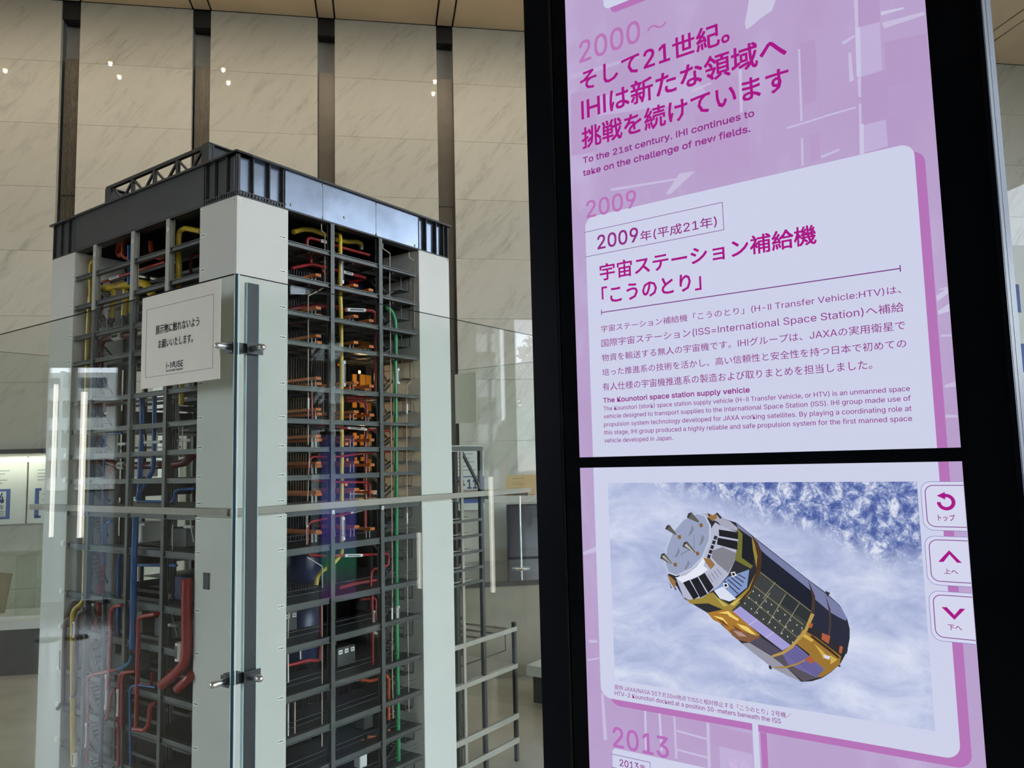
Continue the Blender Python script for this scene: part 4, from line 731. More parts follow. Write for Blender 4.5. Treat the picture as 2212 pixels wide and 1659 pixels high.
for k in range(-4, 11):
    x = RE0 + k * PITCH
    if x > WR + .2: break
    for r in range(10):
        inst(slab_me, 'stone_slab', wall, (x, 0, r * .6275))
    inst(rib_me, 'ribbed_strip', wall, (x - GAPW, 0, 0)); inst(slot_me, 'dark_slot', wall, (x - GAPW, 0, 0))
    inst(B(0, GAPW - .012, .085, .09, 4.335, 4.343).mesh('strip_joint', M_DARK), 'strip_joint', wall, (x - GAPW + .006, 0, 0))
ceil = tag(B(WL, WR, -WD, .1, CZ + .02, CZ + .2).build('ceiling', M_DARK, fr=F_WALL), 'bronze metal panel ceiling with thin dark slots', kind='structure')
SLOT = .010
cp_wide = B(SLOT, PITCH - GAPW - SLOT, -WD, -.01, CZ, CZ + .02).mesh('ceiling_panel', M_CEIL)
cp_nar = B(SLOT, GAPW - SLOT, -WD, -.01, CZ, CZ + .02).mesh('ceiling_panel', M_CEIL)
for k in range(-4, 11):
    x = RE0 + k * PITCH
    inst(cp_wide, 'ceiling_panel', ceil, (x, 0, 0)); inst(cp_nar, 'ceiling_panel', ceil, (x - GAPW, 0, 0))
tag(B(WL, WR, -WD, .2, -.15, 0).build('floor', M_FLOOR, fr=F_WALL), 'pale polished stone floor of the hall', kind='structure')
M_DIM = mat('plaster', (.30, .29, .27), .6)
M_FRAME = mat('bronze window frame', (.10, .085, .065), .4, .5)
def side_wall(name, x0, x1, holes, label, clear=None):
    """window wall along y; holes are (d0, d1, z0, z1) openings"""
    mb = MB(); d = 0.; top = CZ
    if clear:                                      # band of high windows between two depths
        top = clear[2]; mb.box(x0, x1, -clear[0], 0, top, CZ).box(x0, x1, -clear[1], -clear[0], clear[3], CZ); rest = clear[1]
    for (d0, d1, z0, z1) in sorted(holes):
        if d0 > d: mb.box(x0, x1, -d0, -d, 0, top)
        if z0 > 0: mb.box(x0, x1, -d1, -d0, 0, z0)
        if z1 < top: mb.box(x0, x1, -d1, -d0, z1, top)
        d = d1
    if clear:
        for (d0, d1, z0, z1) in sorted(holes):
            if d0 >= rest:
                mb.box(x0, x1, -d0, -rest, top, CZ).box(x0, x1, -d1, -d0, z1, CZ); rest = d1
        mb.box(x0, x1, -WD, -rest, top, CZ)
    if d < WD: mb.box(x0, x1, -WD, -d, 0, top)
    tag(mb.build(name, M_DIM, fr=F_WALL), label, kind='structure')
HL = [(1.50, 2.36, .1, 3.0), (4.6, 6.9, .1, 4.4)]
HF = [(2.6, 4.6, .1, 6.0), (4.8, 6.8, .1, 6.0), (7.0, 8.9, .1, 6.0)]  # unseen front windows, added to bring daylight onto the right face and stone
HR = [(.6, 2.03, .1, 4.4), (2.16, 2.75, .1, 4.4), (5.02, 5.64, .1, 3.9), (7.1, 9.1, .1, 6.1), (9.3, 12.0, .1, 6.1), (12.2, 14.9, .1, 6.1)]
side_wall('wall_left', WL - .3, WL, HL, 'glazed side wall of the hall'); side_wall('wall_right', WR, WR + .3, HR, 'glazed side wall of the hall', (2.9, 6.0, 4.6, 6.1))
mb = MB(); xx = WL
for (x0, x1, z0, z1) in HF:
    mb.box(xx, x0, -WD - .3, -WD, 0, CZ).box(x0, x1, -WD - .3, -WD, 0, z0).box(x0, x1, -WD - .3, -WD, z1, CZ); xx = x1
mb.box(xx, WR, -WD - .3, -WD, 0, CZ)
tag(mb.build('wall_front', M_DIM, fr=F_WALL), 'partly glazed wall behind the camera', kind='structure')
n = 0
for holes, x in ((HL, WL - .15), (HR + [(2.9, 6.0, 4.6, 6.1)], WR + .15)):
    for (d0, d1, z0, z1) in holes:
        n += 1
        wn = tag(B(x - .004, x + .004, -d1, -d0, z0, z1).build('window_%d' % n, M_WGLASS, fr=F_WALL), 'tall clear window added behind the camera for daylight', kind='structure')
        f = MB()
        f.box(x - .05, x + .05, -d1, -d1 + .04, z0, z1).box(x - .05, x + .05, -d0 - .04, -d0, z0, z1).box(x - .05, x + .05, -d1, -d0, z0, z0 + .06).box(x - .05, x + .05, -d1, -d0, z1 - .06, z1)
        mid = (d0 + d1) / 2 if d1 - d0 > 1 else d0 + .32
        f.box(x - .05, x + .05, -mid - .035, -mid + .035, z0, z1)
        inst(f.mesh('window_frame', M_FRAME), 'window_frame', wn)
for (x0, x1, z0, z1) in HF:
    n += 1; y = -WD - .15
    wn = tag(B(x0, x1, y - .004, y + .004, z0, z1).build('window_%d' % n, M_WGLASS, fr=F_WALL), 'tall clear window added behind the camera for daylight', kind='structure')
    f = MB(); mid = (x0 + x1) / 2
    for q in ((x0, x0 + .04, z0, z1), (x1 - .04, x1, z0, z1), (mid - .035, mid + .035, z0, z1), (x0, x1, z0, z0 + .06), (x0, x1, z1 - .06, z1)): f.box(q[0], q[1], y - .05, y + .05, q[2], q[3])
    inst(f.mesh('window_frame', M_FRAME), 'window_frame', wn)
# downlights in pairs on the narrow ceiling strips
M_LAMP = mat('lamp glow', (1, .9, .7), .5, var=0, emit=(1., .84, .55), es=38.)
M_TRIM = mat('lamp trim', (.55, .5, .42), .3, .6)
lamp_me = MB().lathe([(.026, 0), (.026, .004)], 16).mesh('lamp_lens', M_LAMP)
trim_me = MB().lathe([(.060, .002), (.060, .012), (.034, .014)], 20).mesh('trim_ring', M_TRIM)
ORD = 'first second third fourth fifth sixth seventh eighth ninth tenth eleventh twelfth thirteenth fourteenth'.split()
for k in range(-3, 5):
    for d in (1.18, 1.49):
        x = RE0 - GAPW / 2 - .02 + k * PITCH
        if x > WR - .3 or x < WL + .2: continue
        t = thing('ceiling_downlight', 'warm downlight on the %s ceiling strip from the left windows, %s' % (ORD[k + 3], 'nearest the stone wall' if d < 1.3 else 'second from the stone wall'), 'light', F_WALL @ Matrix.Translation((x, -d, CZ - .012)), 'ceiling downlights')
        inst(lamp_me, 'lamp_lens', t); inst(trim_me, 'trim_ring', t)
        ld = bpy.data.lights.new('downlight', 'SPOT'); ld.energy = SPOT_W; ld.color = (1., .86, .68); ld.spot_size = R(168); ld.spot_blend = 1.; ld.shadow_soft_size = .016
        lo = bpy.data.objects.new('downlight_beam', ld); COL.objects.link(lo); lo.parent = t; lo.location = (0, 0, -.02); lo.rotation_euler = (R(14) if d < 1.3 else R(8), 0, 0)
# ================================================================== the boiler model (frame: x along its right face, y along its left face)
TW = thing('boiler_model', 'tall scale model of a steel framed boiler house full of coloured pipes', 'scale model', F_TOW)
LA, LB, TOP = 1.295, 1.535, 2.745
for (a0, a1, b0, b1) in ((0, .25, 0, .25), (1.06, LA, 0, .25), (0, .25, 1.30, LB), (1.045, LA, 1.285, LB)):
    mb = MB().box(a0, a1, b0, b1, 1.517, TOP).box(a0, a1, b0, b1, 0, 1.482)
    mb.box(a0 + .004, a1 - .004, b0 + .004, b1 - .004, 1.482, 1.517)
    o = mb.build('column', M_COLN, TW)
    bv = o.modifiers.new('edge', 'BEVEL'); bv.width = .0015; bv.segments = 1
# top girders
def girder(face):
    L = LA if face == 'R' else LB
    near, far = (.232, 1.055) if face == 'R' else (.222, 1.30)
    def bx(s0, s1, d0, d1, z0, z1): return B(s0, s1, d0, d1, z0, z1) if face == 'R' else B(d0, d1, s0, s1, z0, z1)
    wd_ = .018 if face == 'R' else .010
    g = bx(0.002, L - .002, wd_, wd_ + .006, TOP + .002, 2.916).build('top_girder', M_PLATE if face == 'R' else M_GIRD, TW)
    fl = MB()
    for q in ((-.014, L + .014, -.014, .06, 2.916, 2.925), (0, L, .0, .05, TOP, TOP + .006)):
        fl.box(*q) if face == 'R' else fl.box(q[2], q[3], q[0], q[1], q[4], q[5])
    fl.build('flange', M_GIRD, g)
    bx(near, far, -.0015, wd_ - .0005, TOP + .0065, 2.9155).build('web_plate', M_PLATE if face == 'R' else M_GIRD, g)
    for s in ((.006, .076, .155, .224, 1.062, 1.118, 1.196, 1.255, 1.288) if face == 'R' else (.006, .072, .152, .213, 1.308, 1.372, 1.452, 1.528)):
        bx(s - .0025, s + .0025, -.001, wd_, TOP + .006, 2.916).build('stiffener', M_GIRD, g)
    cb = MB()
    for k in range(15):
        s = .010 + k * .0150
        q = (s, s + .0075, -.002, .004, TOP + .006, TOP + .019)
        cb.box(*q) if face == 'R' else cb.box(q[2], q[3], q[0], q[1], q[4], q[5])
    cb.box(*((.0, .236, -.003, .004, TOP + .019, TOP + .023) if face == 'R' else (-.003, .004, .0, .236, TOP + .019, TOP + .023)))
    cb.build('comb_strip', M_GIRD, g)
    if face == 'R':
        for s in (.435, .76): bx(s - .0008, s + .0008, -.0022, -.0014, TOP + .01, 2.912).build('plate_seam', M_STEEL, g)
        for s, z in ((.262, 2.772), (.436, 2.905), (.436, 2.757), (.762, 2.905), (.762, 2.757), (.56, 2.79), (1.03, 2.76)):
            MB().lathe([(.006, 0), (.006, .002), (.004, .0045), (.001, .006)], 10, (s, -.0015, z), (0, -1, 0)).build('bolt', M_CHROME, g)
girder('R'); girder('L')
for q, nm in (((0.05, LA, LB - .036, LB - .006, TOP, 2.92), 'top_girder'), ((LA - .036, LA - .006, 0.05, LB - .05, TOP, 2.92), 'top_girder'), ((.04, LA - .04, .04, LB - .04, 2.905, 2.912), 'roof_deck')):
    B(*q).build(nm, M_GIRD, TW)
# roof truss and cross girders
TZ0, TZ1, TB0, TB1 = 3.042, 3.156, .507, 1.416
def gird_a(b, z1, a0, a1):
    g = B(a0, a1, b + .018, b + .024, 2.925, z1 - .006).build('roof_girder', M_GIRD, TW)
    B(a0 - .006, a1, b - .004, b + .05, z1 - .006, z1).build('flange', M_GIRD, g)
    for k in range(7):
        s = a0 + .003 + k * (a1 - a0) / 6.2
        B(s - .002, s + .002, b, b + .018, 2.925, z1 - .006).build('stiffener', M_GIRD, g)
gird_a(TB0 - .012, TZ1, .212, 1.05); gird_a(TB1 - .035, TZ1 - .01, .212, 1.05)
nb = 4; step = (TB1 - .055 - TB0 - .085) / nb
for TA in (.20, .46):
    tr = B(TA, TA + .018, TB0, TB1, TZ1 - .017, TZ1).build('roof_truss', M_GIRD, TW)
    B(TA, TA + .018, TB0, TB1, TZ0, TZ0 + .014).build('bottom_chord', M_GIRD, tr)
    if TA < .3:
        for b0, b1 in ((TB0 - .012, TB0 + .045), (TB1 - .055, TB1)): B(TA - .004, TA + .026, b0, b1, 2.925, TZ1 + (.002 if b0 < 1 else -.012)).build('end_plate', M_GIRD, tr)
    for k in range(nb + 1):
        b = TB0 + .055 + k * (step + .008)
        if 0 < k < nb: B(TA + .002, TA + .016, b - .009, b + .009, TZ0 + .014, TZ1 - .017).build('truss_post', M_GIRD, tr)
        if k < nb:
            m = b + step / 2
            MB().bar((TA + .009, b, TZ1 - .015), (TA + .009, m, TZ0 + .012), .010, .011).build('truss_diagonal', M_GIRD, tr)
            MB().bar((TA + .009, b + step + .008, TZ1 - .015), (TA + .009, m, TZ0 + .012), .010, .011).build('truss_diagonal', M_GIRD, tr)
            if TA < .3: MB().bar((TA + .018, m, TZ0 + .006), (.46, b + step, TZ0 + .006), .010, .010).build('roof_brace', M_GIRD, tr)
# floors
LEV = [2.619, 2.4735, 2.324, 2.198, 2.008, 1.870, 1.752, 1.6345, 1.337, 1.115, .952, .762, .598, .440, .300, .150]
POST_R = (.494, .793); POST_L = (.486, .770, 1.109)
def ibeam(p, q, h, wd=.022):
    """I section between two points (top face at the given height), web facing outward"""
    (x0, y0, z), (x1, y1, _) = p, q; mb = MB(); t = .0028
    if abs(x1 - x0) > abs(y1 - y0):
        mb.box(x0, x1, y0, y0 + wd, z - t, z).box(x0, x1, y0, y0 + wd, z - h, z - h + t).box(x0, x1, y0 + wd * .30, y0 + wd * .45, z - h + t, z - t)
    else:
        mb.box(x0, x0 + wd, y0, y1, z - t, z).box(x0, x0 + wd, y0, y1, z - h, z - h + t).box(x0 + wd * .30, x0 + wd * .45, y0, y1, z - h + t, z - t)
    return mb
for z in LEV:
    h = .0205 if z > 1.5 else .027
    e = [.25] + list(POST_R) + [1.06]
    for k in range(3):
        ibeam((e[k] + (.011 if k else .001), .004, z), (e[k + 1] - (.011 if k < 2 else .012), .004, z), h - (.005 if k == 2 else 0)).build('floor_beam', M_STEEL, TW)
    e = [.25] + list(POST_L) + [1.30]
    for k in range(4):
        ibeam((.004, e[k] + (.011 if k else .001), z), (.004, e[k + 1] - (.011 if k < 3 else .001), z), h).build('floor_beam', M_STEEL, TW)
    d = MB()
    zz = z - .006
    hole = ((.36, .98, .36, 1.18))
    d.box(.03, LA - .02, .03, .30, zz - .004, zz).box(.03, .13, .30, .62, zz - .004, zz).box(.30, .50, .30, 1.1, zz - .004, zz).box(1.0, LA - .02, .30, LB - .03, zz - .004, zz).box(.50, 1.0, 1.18, LB - .03, zz - .004, zz)
    if z < 1.5: d.box(.13, .30, .30, .62, zz - .004, zz)
    d.build('deck_plate', M_DECK, TW)
    j = MB()
    for k in range(9):
        a = .12 + k * .13
        j.box(a, a + .008, .03, .34 if a > .36 else 1.2, zz - .018, zz - .004)
    for b in (.12, .21, .30): j.box(.05, 1.04, b, b + .008, zz - .016, zz - .004)
    o = j.build('floor_joists', M_STEEL, TW)
for s in POST_R:
    m = MB().box(s - .011, s + .011, .001, .004, .0, TOP).box(s - .0015, s + .0015, .004, .024, 0, TOP).box(s - .011, s + .011, .024, .027, 0, TOP)
    m.build('post', M_STEEL, TW)
for s in POST_L:
    for z0, z1, mm in ((0, 2.43, M_STEEL), (2.43, TOP, M_POST2)):
        g = .002 if mm is M_POST2 else 0
        MB().box(.001 - g, .004, s - .011 - g, s + .011 + g, z0, z1).box(.004, .024, s - .0015, s + .0015, z0, z1).box(.024, .027, s - .011, s + .011, z0, z1).build('post', mm, TW)
for a in (.25, .494, .793, 1.04):
    for b in (.33, .8, 1.25):
        if b == .33 and a in (.25,): continue
        MB().box(a - .010, a + .010, b - .002, b + .002, 0, TOP).box(a - .010, a + .010, b + .016, b + .020, 0, TOP).box(a - .002, a + .002, b, b + .018, 0, TOP).build('inner_post', M_STEEL, TW)
for a in (.494, .793): MB().box(a - .010, a + .010, LB - .03, LB - .01, 0, TOP).build('inner_post', M_STEEL, TW)
# ring platform
rg = MB().box(-.012, 2.0, -.014, .006, 1.489, 1.516).box(-.014, .006, .02, 1.66, 1.489, 1.516).box(0.02, 1.9, .02, .33, 1.497, 1.508).box(.02, .45, .33, LB, 1.497, 1.508).box(1.0, 1.30, .33, LB, 1.497, 1.508)
rg.build('ring_platform', M_RING, TW)
for s in (1.33, 1.60, 1.98): B(s, s + .012, 0.0, .3, 1.470, 1.489).build('ring_bracket', M_RING, TW)
ibeam((.001, .001, 1.489), (1.05, .001, 1.489), .022).build('ring_beam', M_STEEL, TW); ibeam((.001, .26, 1.489), (.001, 1.3, 1.489), .022).build('ring_beam', M_STEEL, TW)
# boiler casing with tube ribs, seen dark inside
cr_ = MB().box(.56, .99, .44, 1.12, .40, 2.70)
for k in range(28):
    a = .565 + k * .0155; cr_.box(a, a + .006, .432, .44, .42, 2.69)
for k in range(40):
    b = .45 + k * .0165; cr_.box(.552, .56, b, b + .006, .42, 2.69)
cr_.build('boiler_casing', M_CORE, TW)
for k, (a, b, z0, z1) in enumerate(((.60, .95, .05, .45), (.3, .5, .02, .30))):
    pass
# orange walkway bars and amber panels
def beam_o(a, b0, b1, z, leg):
    o = MB().bar((a, b0, z + .006), (a, b1, z + .006), .030, .013).build('walkway_beam', M_ORANGE, TW)
    MB().box(a - .012, a - .009, b0 + .03, b0 + .033, z - leg, z).box(a + .009, a + .012, b0 + .03, b0 + .033, z - leg, z).build('walkway_leg', PIPE_M['white'], o)
for z in LEV[1:8] + [1.508] + LEV[8:9]:
    for a, b0, b1 in ((.485, .085, .42), (.555, .16, .42), (.735, .11, .40), (.81, .085, .42)):
        beam_o(a, b0, b1, z + .030 + (.014 if a in (.485, .735) else 0), .040)
for a0, a1, z0, z1 in AMBER:
    B(a0, a1, .318, .326, z0, z1).build('amber_panel', M_AMBER, TW)
# equipment in the lower bays
def kit(name, m, q, n=0, face=None):
    o = B(*q).build(name, m, TW)
    bv = o.modifiers.new('edge', 'BEVEL'); bv.width = .003; bv.segments = 1
    for k in range(n):
        w_ = (q[1] - q[0]) / n
        B(q[0] + k * w_ + w_ * .2, q[0] + k * w_ + w_ * .8, q[2] - .0012, q[2], q[5] - .030, q[5] - .012).build('name_card', M_LABEL, o)
        B(q[0] + k * w_ + w_ * .28, q[0] + k * w_ + w_ * .7, q[2] - .0016, q[2] - .0012, q[5] - .023, q[5] - .019).build('card_print', M_INK, o)
kit('control_cabinet', M_STEEL, (.36, .50, .24, .30, .955, 1.04), 4); kit('control_cabinet', M_STEEL, (.66, .77, .16, .22, .765, .85), 3)
kit('transformer_box', PIPE_M['white'], (.70, .745, .06, .10, .335, .415), 0)
for a, b, r, z0, z1 in ((.40, .36, .10, .78, 1.06), (.62, .36, .085, .78, 1.05), (.36, .38, .09, 1.13, 1.30), (.66, .40, .10, 1.13, 1.32), (.30, .36, .07, .62, .74)):
    MB().lathe([(r * .8, z0), (r, z0 + .02), (r, z1 - .02), (r * .75, z1)], 20, (a, b, 0)).build('navy_vessel', M_NAVY, TW)
for (q, m) in (((.27, .34, .30, .40, 1.12, 1.20), M_STEEL), ((.10, .22, .55, .70, .955, 1.03), M_STEEL), ((.10, .20, .80, .95, .955, 1.05), M_STEEL), ((.10, .24, .42, .55, 1.12, 1.22), M_NAVY), ((.12, .24, .5, .62, 1.34, 1.42), M_STEEL), ((.12, .25, .85, 1.0, 1.345, 1.43), PIPE_M['white']),
               ((.14, .22, .90, .98, 1.64, 1.70), PIPE_M['white']), ((.14, .2, .62, .74, 2.02, 2.08), M_STEEL), ((.12, .20, .70, .82, 2.20, 2.26), M_STEEL), ((.1, .2, .9, 1.04, .765, .84), M_STEEL), ((.84, .90, .18, .24, .44, .50), M_STEEL), ((.3, .42, .12, .2, .305, .33), M_STEEL), ((.55, .62, .05, .1, .305, .325), M_LABEL), ((.88, .97, .3, .36, 2.48, 2.60), M_NAVY), ((.1, .2, .3, .42, .6, .68), M_STEEL), ((.1, .2, .5, .62, .30, .36), M_NAVY)):
    kit('equipment_box', m, q)
# stairs in the last bay of the right face: landing frames and flights
for k, z in enumerate(LEV[:-1] + [1.508]):
    zs = sorted(LEV + [1.508]); i = zs.index(z); dz = z - zs[i - 1] if i else .15
    t = .0035
    l = MB(); zl = z - dz * .55
    for a in (.985, 1.045): l.box(a, a + t, .055, .055 + t, zl, z - .018).box(a, a + t, .19, .19 + t, zl, z - .018)
    l.box(.985, 1.045 + t, .055, .055 + t, zl - t, zl + .002).box(.985, 1.045 + t, .055, .195, zl - t, zl - t + .002).box(.985, .985 + t, .055, .195, zl + .04, zl + .043)
    l.build('stair_landing', M_STEEL, TW)
    fl = MB()
    for b in (.10, .135): fl.bar((.89, b, zl - dz * .45), (.985, b, zl), .0025, .011)
    for j in range(7):
        u = (j + .5) / 7; fl.box(.89 + .095 * u - .006, .89 + .095 * u + .006, .10, .135, zl - dz * .45 * (1 - u) - .001, zl - dz * .45 * (1 - u) + .001)
    for b in (.16, .195): fl.bar((.985, b, zl), (.89, b, z - .01), .0025, .011)
    for j in range(7):
        u = (j + .5) / 7; fl.box(.985 - .095 * u - .006, .985 - .095 * u + .006, .16, .195, zl + (z - .01 - zl) * u - .001, zl + (z - .01 - zl) * u + .001)
    fl.build('stair_flight', M_GIRD, TW)
    rl = MB()
    for zz in (.028, .048): rl.box(.27, 1.04, .030, .0315, z + zz, z + zz + .0015) if z < 1.4 else None
    if rl.v: rl.build('hand_rail', M_STEEL, TW)
    # stair on the left side too
    sl = MB()
    for a in (.07, .11): sl.bar((a, 1.12, zl - dz * .3), (a, 1.27, z - .01), .0025, .011)
    for j in range(9):
        u = (j + .5) / 9; sl.box(.07, .11, 1.12 + .15 * u - .007, 1.12 + .15 * u + .007, zl - dz * .3 + (z - .01 - zl + dz * .3) * u, zl - dz * .3 + (z - .01 - zl + dz * .3) * u + .002)
    sl.build('stair_flight', M_GIRD, TW)
# pale brackets on the outer side of the left far column
for z in LEV[4:]:
    B(.30, .36, 1.285, 1.30, z - .012, z + .004).build('column_bracket', M_LABEL, TW) if False else B(-.004, .0, 1.315, 1.345, z - .012, z + .006).build('level_tab', M_LABEL, TW)
# dark sheets added on the two far sides to keep the inside dark
for z0, z1 in ((0.0, 1.09), (1.15, 1.34), (2.20, 2.744)): B(.27, 1.03, LB - .018, LB - .010, z0 + .01, z1 - .01).build('rear_dark_sheet', M_STEEL, TW)
for z0, z1 in ((1.53, 1.60), (1.88, 1.99)): B(.27, 1.03, LB - .018, LB - .010, z0, z1).build('rear_dark_sheet', M_STEEL, TW)
for k, (z0, z1) in enumerate(((.01, .74), (.77, 1.48), (1.53, 2.19), (2.21, 2.74))): B(LA - .018, LA - .010, .26, 1.27, z0, z1).build('rear_dark_sheet', M_STEEL, TW)
# pipes, labels, hangers
last = None
for nm, mk, r, pts in PIPES:
    o = MB().tube(pts, r, 14 if r > .006 else 8).build(nm, PIPE_M[mk], TW)
    if nm == 'pipe_label' and r > .005:
        a, b = Vector(pts[0]), Vector(pts[-1]); dd = b - a; face = Vector((0, -1, 0)) if abs(a.y - b.y) < 1e-3 and a.y < .2 and a.x > .2 else Vector((-1, 0, 0))
        MB().bar(a + dd * .12 + face * r, a + dd * .86 + face * r, r * .7, .0006, face).build('label_print', M_INK, o)
B(-.003, -.0001, .148, .186, 1.205, 1.268).build('black_sticker', M_CHAR, TW)  # small black sticker on the left column face
# level cards on the columns
def card(face, s, z, wd=.034, h=.0135, y=-.0012, ink=True):
    if face == 'R':
        c = B(s - wd / 2, s + wd / 2, y, -.0001, z - h / 2, z + h / 2).build('level_card', M_LABEL, TW)
        if ink: MB().box(s - wd * .38, s - wd * .2, y - .0004, y, z - .0018, z + .0018).box(s - wd * .1, s + wd * .36, y - .0004, y, z - .0018, z + .0018).build('card_print', M_INK, c)
    else:
        c = B(y, -.0001, s - wd / 2, s + wd / 2, z - h / 2, z + h / 2).build('level_card', M_LABEL, TW)
        if ink: MB().box(y - .0004, y, s + wd * .2, s + wd * .38, z - .0018, z + .0018).box(y - .0004, y, s - wd * .36, s + wd * .1, z - .0018, z + .0018).build('card_print', M_INK, c)
    return c
for z in LEV: card('R', .222, z + .004); card('L', .226, z + .004); card('L', 1.325, z + .004)
card('R', .222, 1.535); card('R', .212, 1.472); card('L', .226, 1.535); card('L', .226, 1.472)
def letter(face, s, z, ch):
    c = card(face, s, z, .014, .0165, ink=False); mb = MB()
    writing(mb, ch, .3, 0, z + .0045, z - .0045, s - .003, s + .003, -.0016)
    if face == 'L': mb.v = [(y, 2 * s - x, zz) for x, y, zz in mb.v]
    mb.build('letter_print', M_INK, c)
letter('R', .012, 2.728, 'G'); letter('R', .236, 2.725, 'H'); letter('L', .014, 2.728, 'D'); letter('L', .240, 2.728, 'D')
for s in POST_L: letter('L', s, 2.70, 'D')
letter('R', .793, 1.472, 'N'); letter('R', .494, 1.472, 'L'); letter('R', 1.072, 1.472, 'P'); letter('R', 1.282, 1.472, 'I'); letter('R', .240, 1.472, 'H'); letter('R', 1.282, 2.735, 'I')
# outer steel frame standing beyond the far column
def ob(q, nm='frame_post', m=M_STEEL): return B(*q).build(nm, m, TW)
ob((1.595, 1.617, .05, .07, 0, 1.757), m=M_GIRD); ob((1.425, 1.445, .05, .06, 0, 1.73), m=M_RING); ob((1.40, 1.425, .07, .12, 0, 1.73), m=M_STEEL); ob((1.88, 1.90, .05, .07, 0, .76), m=M_GIRD); ob((1.595, 1.617, .40, .42, 0, 1.757), m=M_GIRD); ob((1.88, 1.90, .42, .44, 0, .76), m=M_GIRD)
ob((1.30, 1.617, .045, .065, 1.733, 1.757), 'frame_beam'); ob((1.30, 1.617, .40, .42, 1.733, 1.757), 'frame_beam')
MB().bar((1.445, .055, 1.725), (1.600, .055, 1.525), .010, .016).build('frame_brace', M_GIRD, TW)
for z in (1.368, 1.285, 1.20, 1.115, 1.04):
    ob((1.30, 1.60, .045, .055, z - .014, z), 'frame_beam'); ob((1.32, 1.52, .06, .30, z + .006, z + .010), 'frame_deck', M_RING)
for z in (.735, .53):
    ob((1.30, 1.90, .045, .06, z - .024, z), 'frame_beam', M_RING); ob((1.30, 1.90, .42, .435, z - .02, z), 'frame_beam', M_RING)
    for k in range(5): ob((1.32 + k * .13, 1.335 + k * .13, .06, .42, z - .012, z), 'frame_joist', M_RING)
    if z < .6: ob((1.30, 1.90, .06, .42, z - .004, z + .002), 'frame_deck', M_RING)
for z in (.26, .13): ob((1.30, 1.90, .045, .06, z - .03, z), 'frame_beam', M_RING); ob((1.6, 1.90, .42, .435, z - .02, z), 'frame_beam', M_GIRD)
hg = MB().box(1.86, 1.865, .10, .104, .60, .72).box(1.42, 1.865, .10, .104, .60, .606).build('hanging_frame', M_GIRD, TW)
MB().bar((1.36, .2, .98), (1.44, .2, .86), .004, .02).build('stair_flight', M_GIRD, TW)
for q in ((1.46, 1.54, .2, .3, .54, .70), (1.32, 1.44, .25, .4, .54, .72), (1.33, 1.5, .2, .38, .27, .50)):
    kit('navy_machine', M_NAVY, q)
for b in (.22, .3): MB().lathe([(.05, 0), (.056, .02), (.056, .09), (.03, .12)], 16, (1.40, b, .72)).build('navy_vessel', M_NAVY, TW)
# small lamps inside the model
for a, b, z in ((.86, .22, 2.12), (.86, .22, 1.98), (.86, .22, 1.845), (.86, .22, 1.73), (.86, .22, 1.61)):
    s_ = MB().lathe([(.004, 0), (.006, .006), (.004, .014)], 10, (a, b, z)).build('model_lamp', mat('model lamp glow', (1, .7, .2), .5, var=0, emit=(1., .55, .12), es=14.), TW)
    ld = bpy.data.lights.new('model_lamp_light', 'POINT'); ld.energy = .3; ld.color = (1., .72, .40); ld.shadow_soft_size = .02
    lo = bpy.data.objects.new('model_lamp_light', ld); COL.objects.link(lo); lo.parent = s_; lo.location = (a, b - .02, z - .02)
# ================================================================== glass enclosure round the model
GA0, GB0, GA1, GB1, GT = -.12, -.17, 2.72, 2.33, 2.375
TH = .012
GE = thing('glass_enclosure', 'clear frameless glass enclosure standing round the boiler model', 'glass enclosure', F_TOW)
def pane(q): return B(*q).build('glass_pane', M_GLASS, GE)
p1 = pane((GA0 - TH, GA0, GB0 - TH, GB1, 0, GT)); p2 = pane((GA0 + .002, GA1, GB0 - TH, GB0, 0, GT))
p3 = pane((GA1, GA1 + TH, GB0 + .004, GB1, 0, GT - .01)); p4 = pane((GA0 + .004, GA1, GB1 + .002, GB1 + .002 + TH, 0, GT - .01))
for p, q in ((p1, (GA0 - TH, GA0, GB0 - TH - .0006, GB0 - TH - .0001, 0, GT)), (p1, (GA0 - TH, GA0, GB0 - TH, GB1, GT, GT + .0008)), (p2, (GA0 + .002, GA1, GB0 - TH, GB0, GT, GT + .0008)), (p3, (GA1, GA1 + TH, GB0, GB1, GT - .01, GT - .0092)), (p4, (GA0, GA1, GB1 + .002, GB1 + .014, GT - .01, GT - .0092))):
    B(*q).build('pane_edge', M_GEDGE, p)
B(GA0 - TH - .0008, GA0 - TH - .0001, GB0 - TH - .0006, GB0 - TH + .004, 0, GT).build('bright_edge', M_GEDGE2, p1)
B(GA0 + .003, GA0 + .0075, GB0 - TH - .0006, GB0 - TH - .0001, 0, GT).build('bright_edge', M_GEDGE2, p2)
ps = B(-.068, -.018, GB0 + .004, GB0 + .016, 0, GT - .02).build('corner_post', M_CHAR, GE)
B(-.018, -.0145, GB0 + .003, GB0 + .016, 0, GT - .02).build('white_seal', M_GEDGE2, ps); B(-.0715, -.068, GB0 + .003, GB0 + .016, 0, GT - .02).build('white_seal', M_GEDGE2, ps)
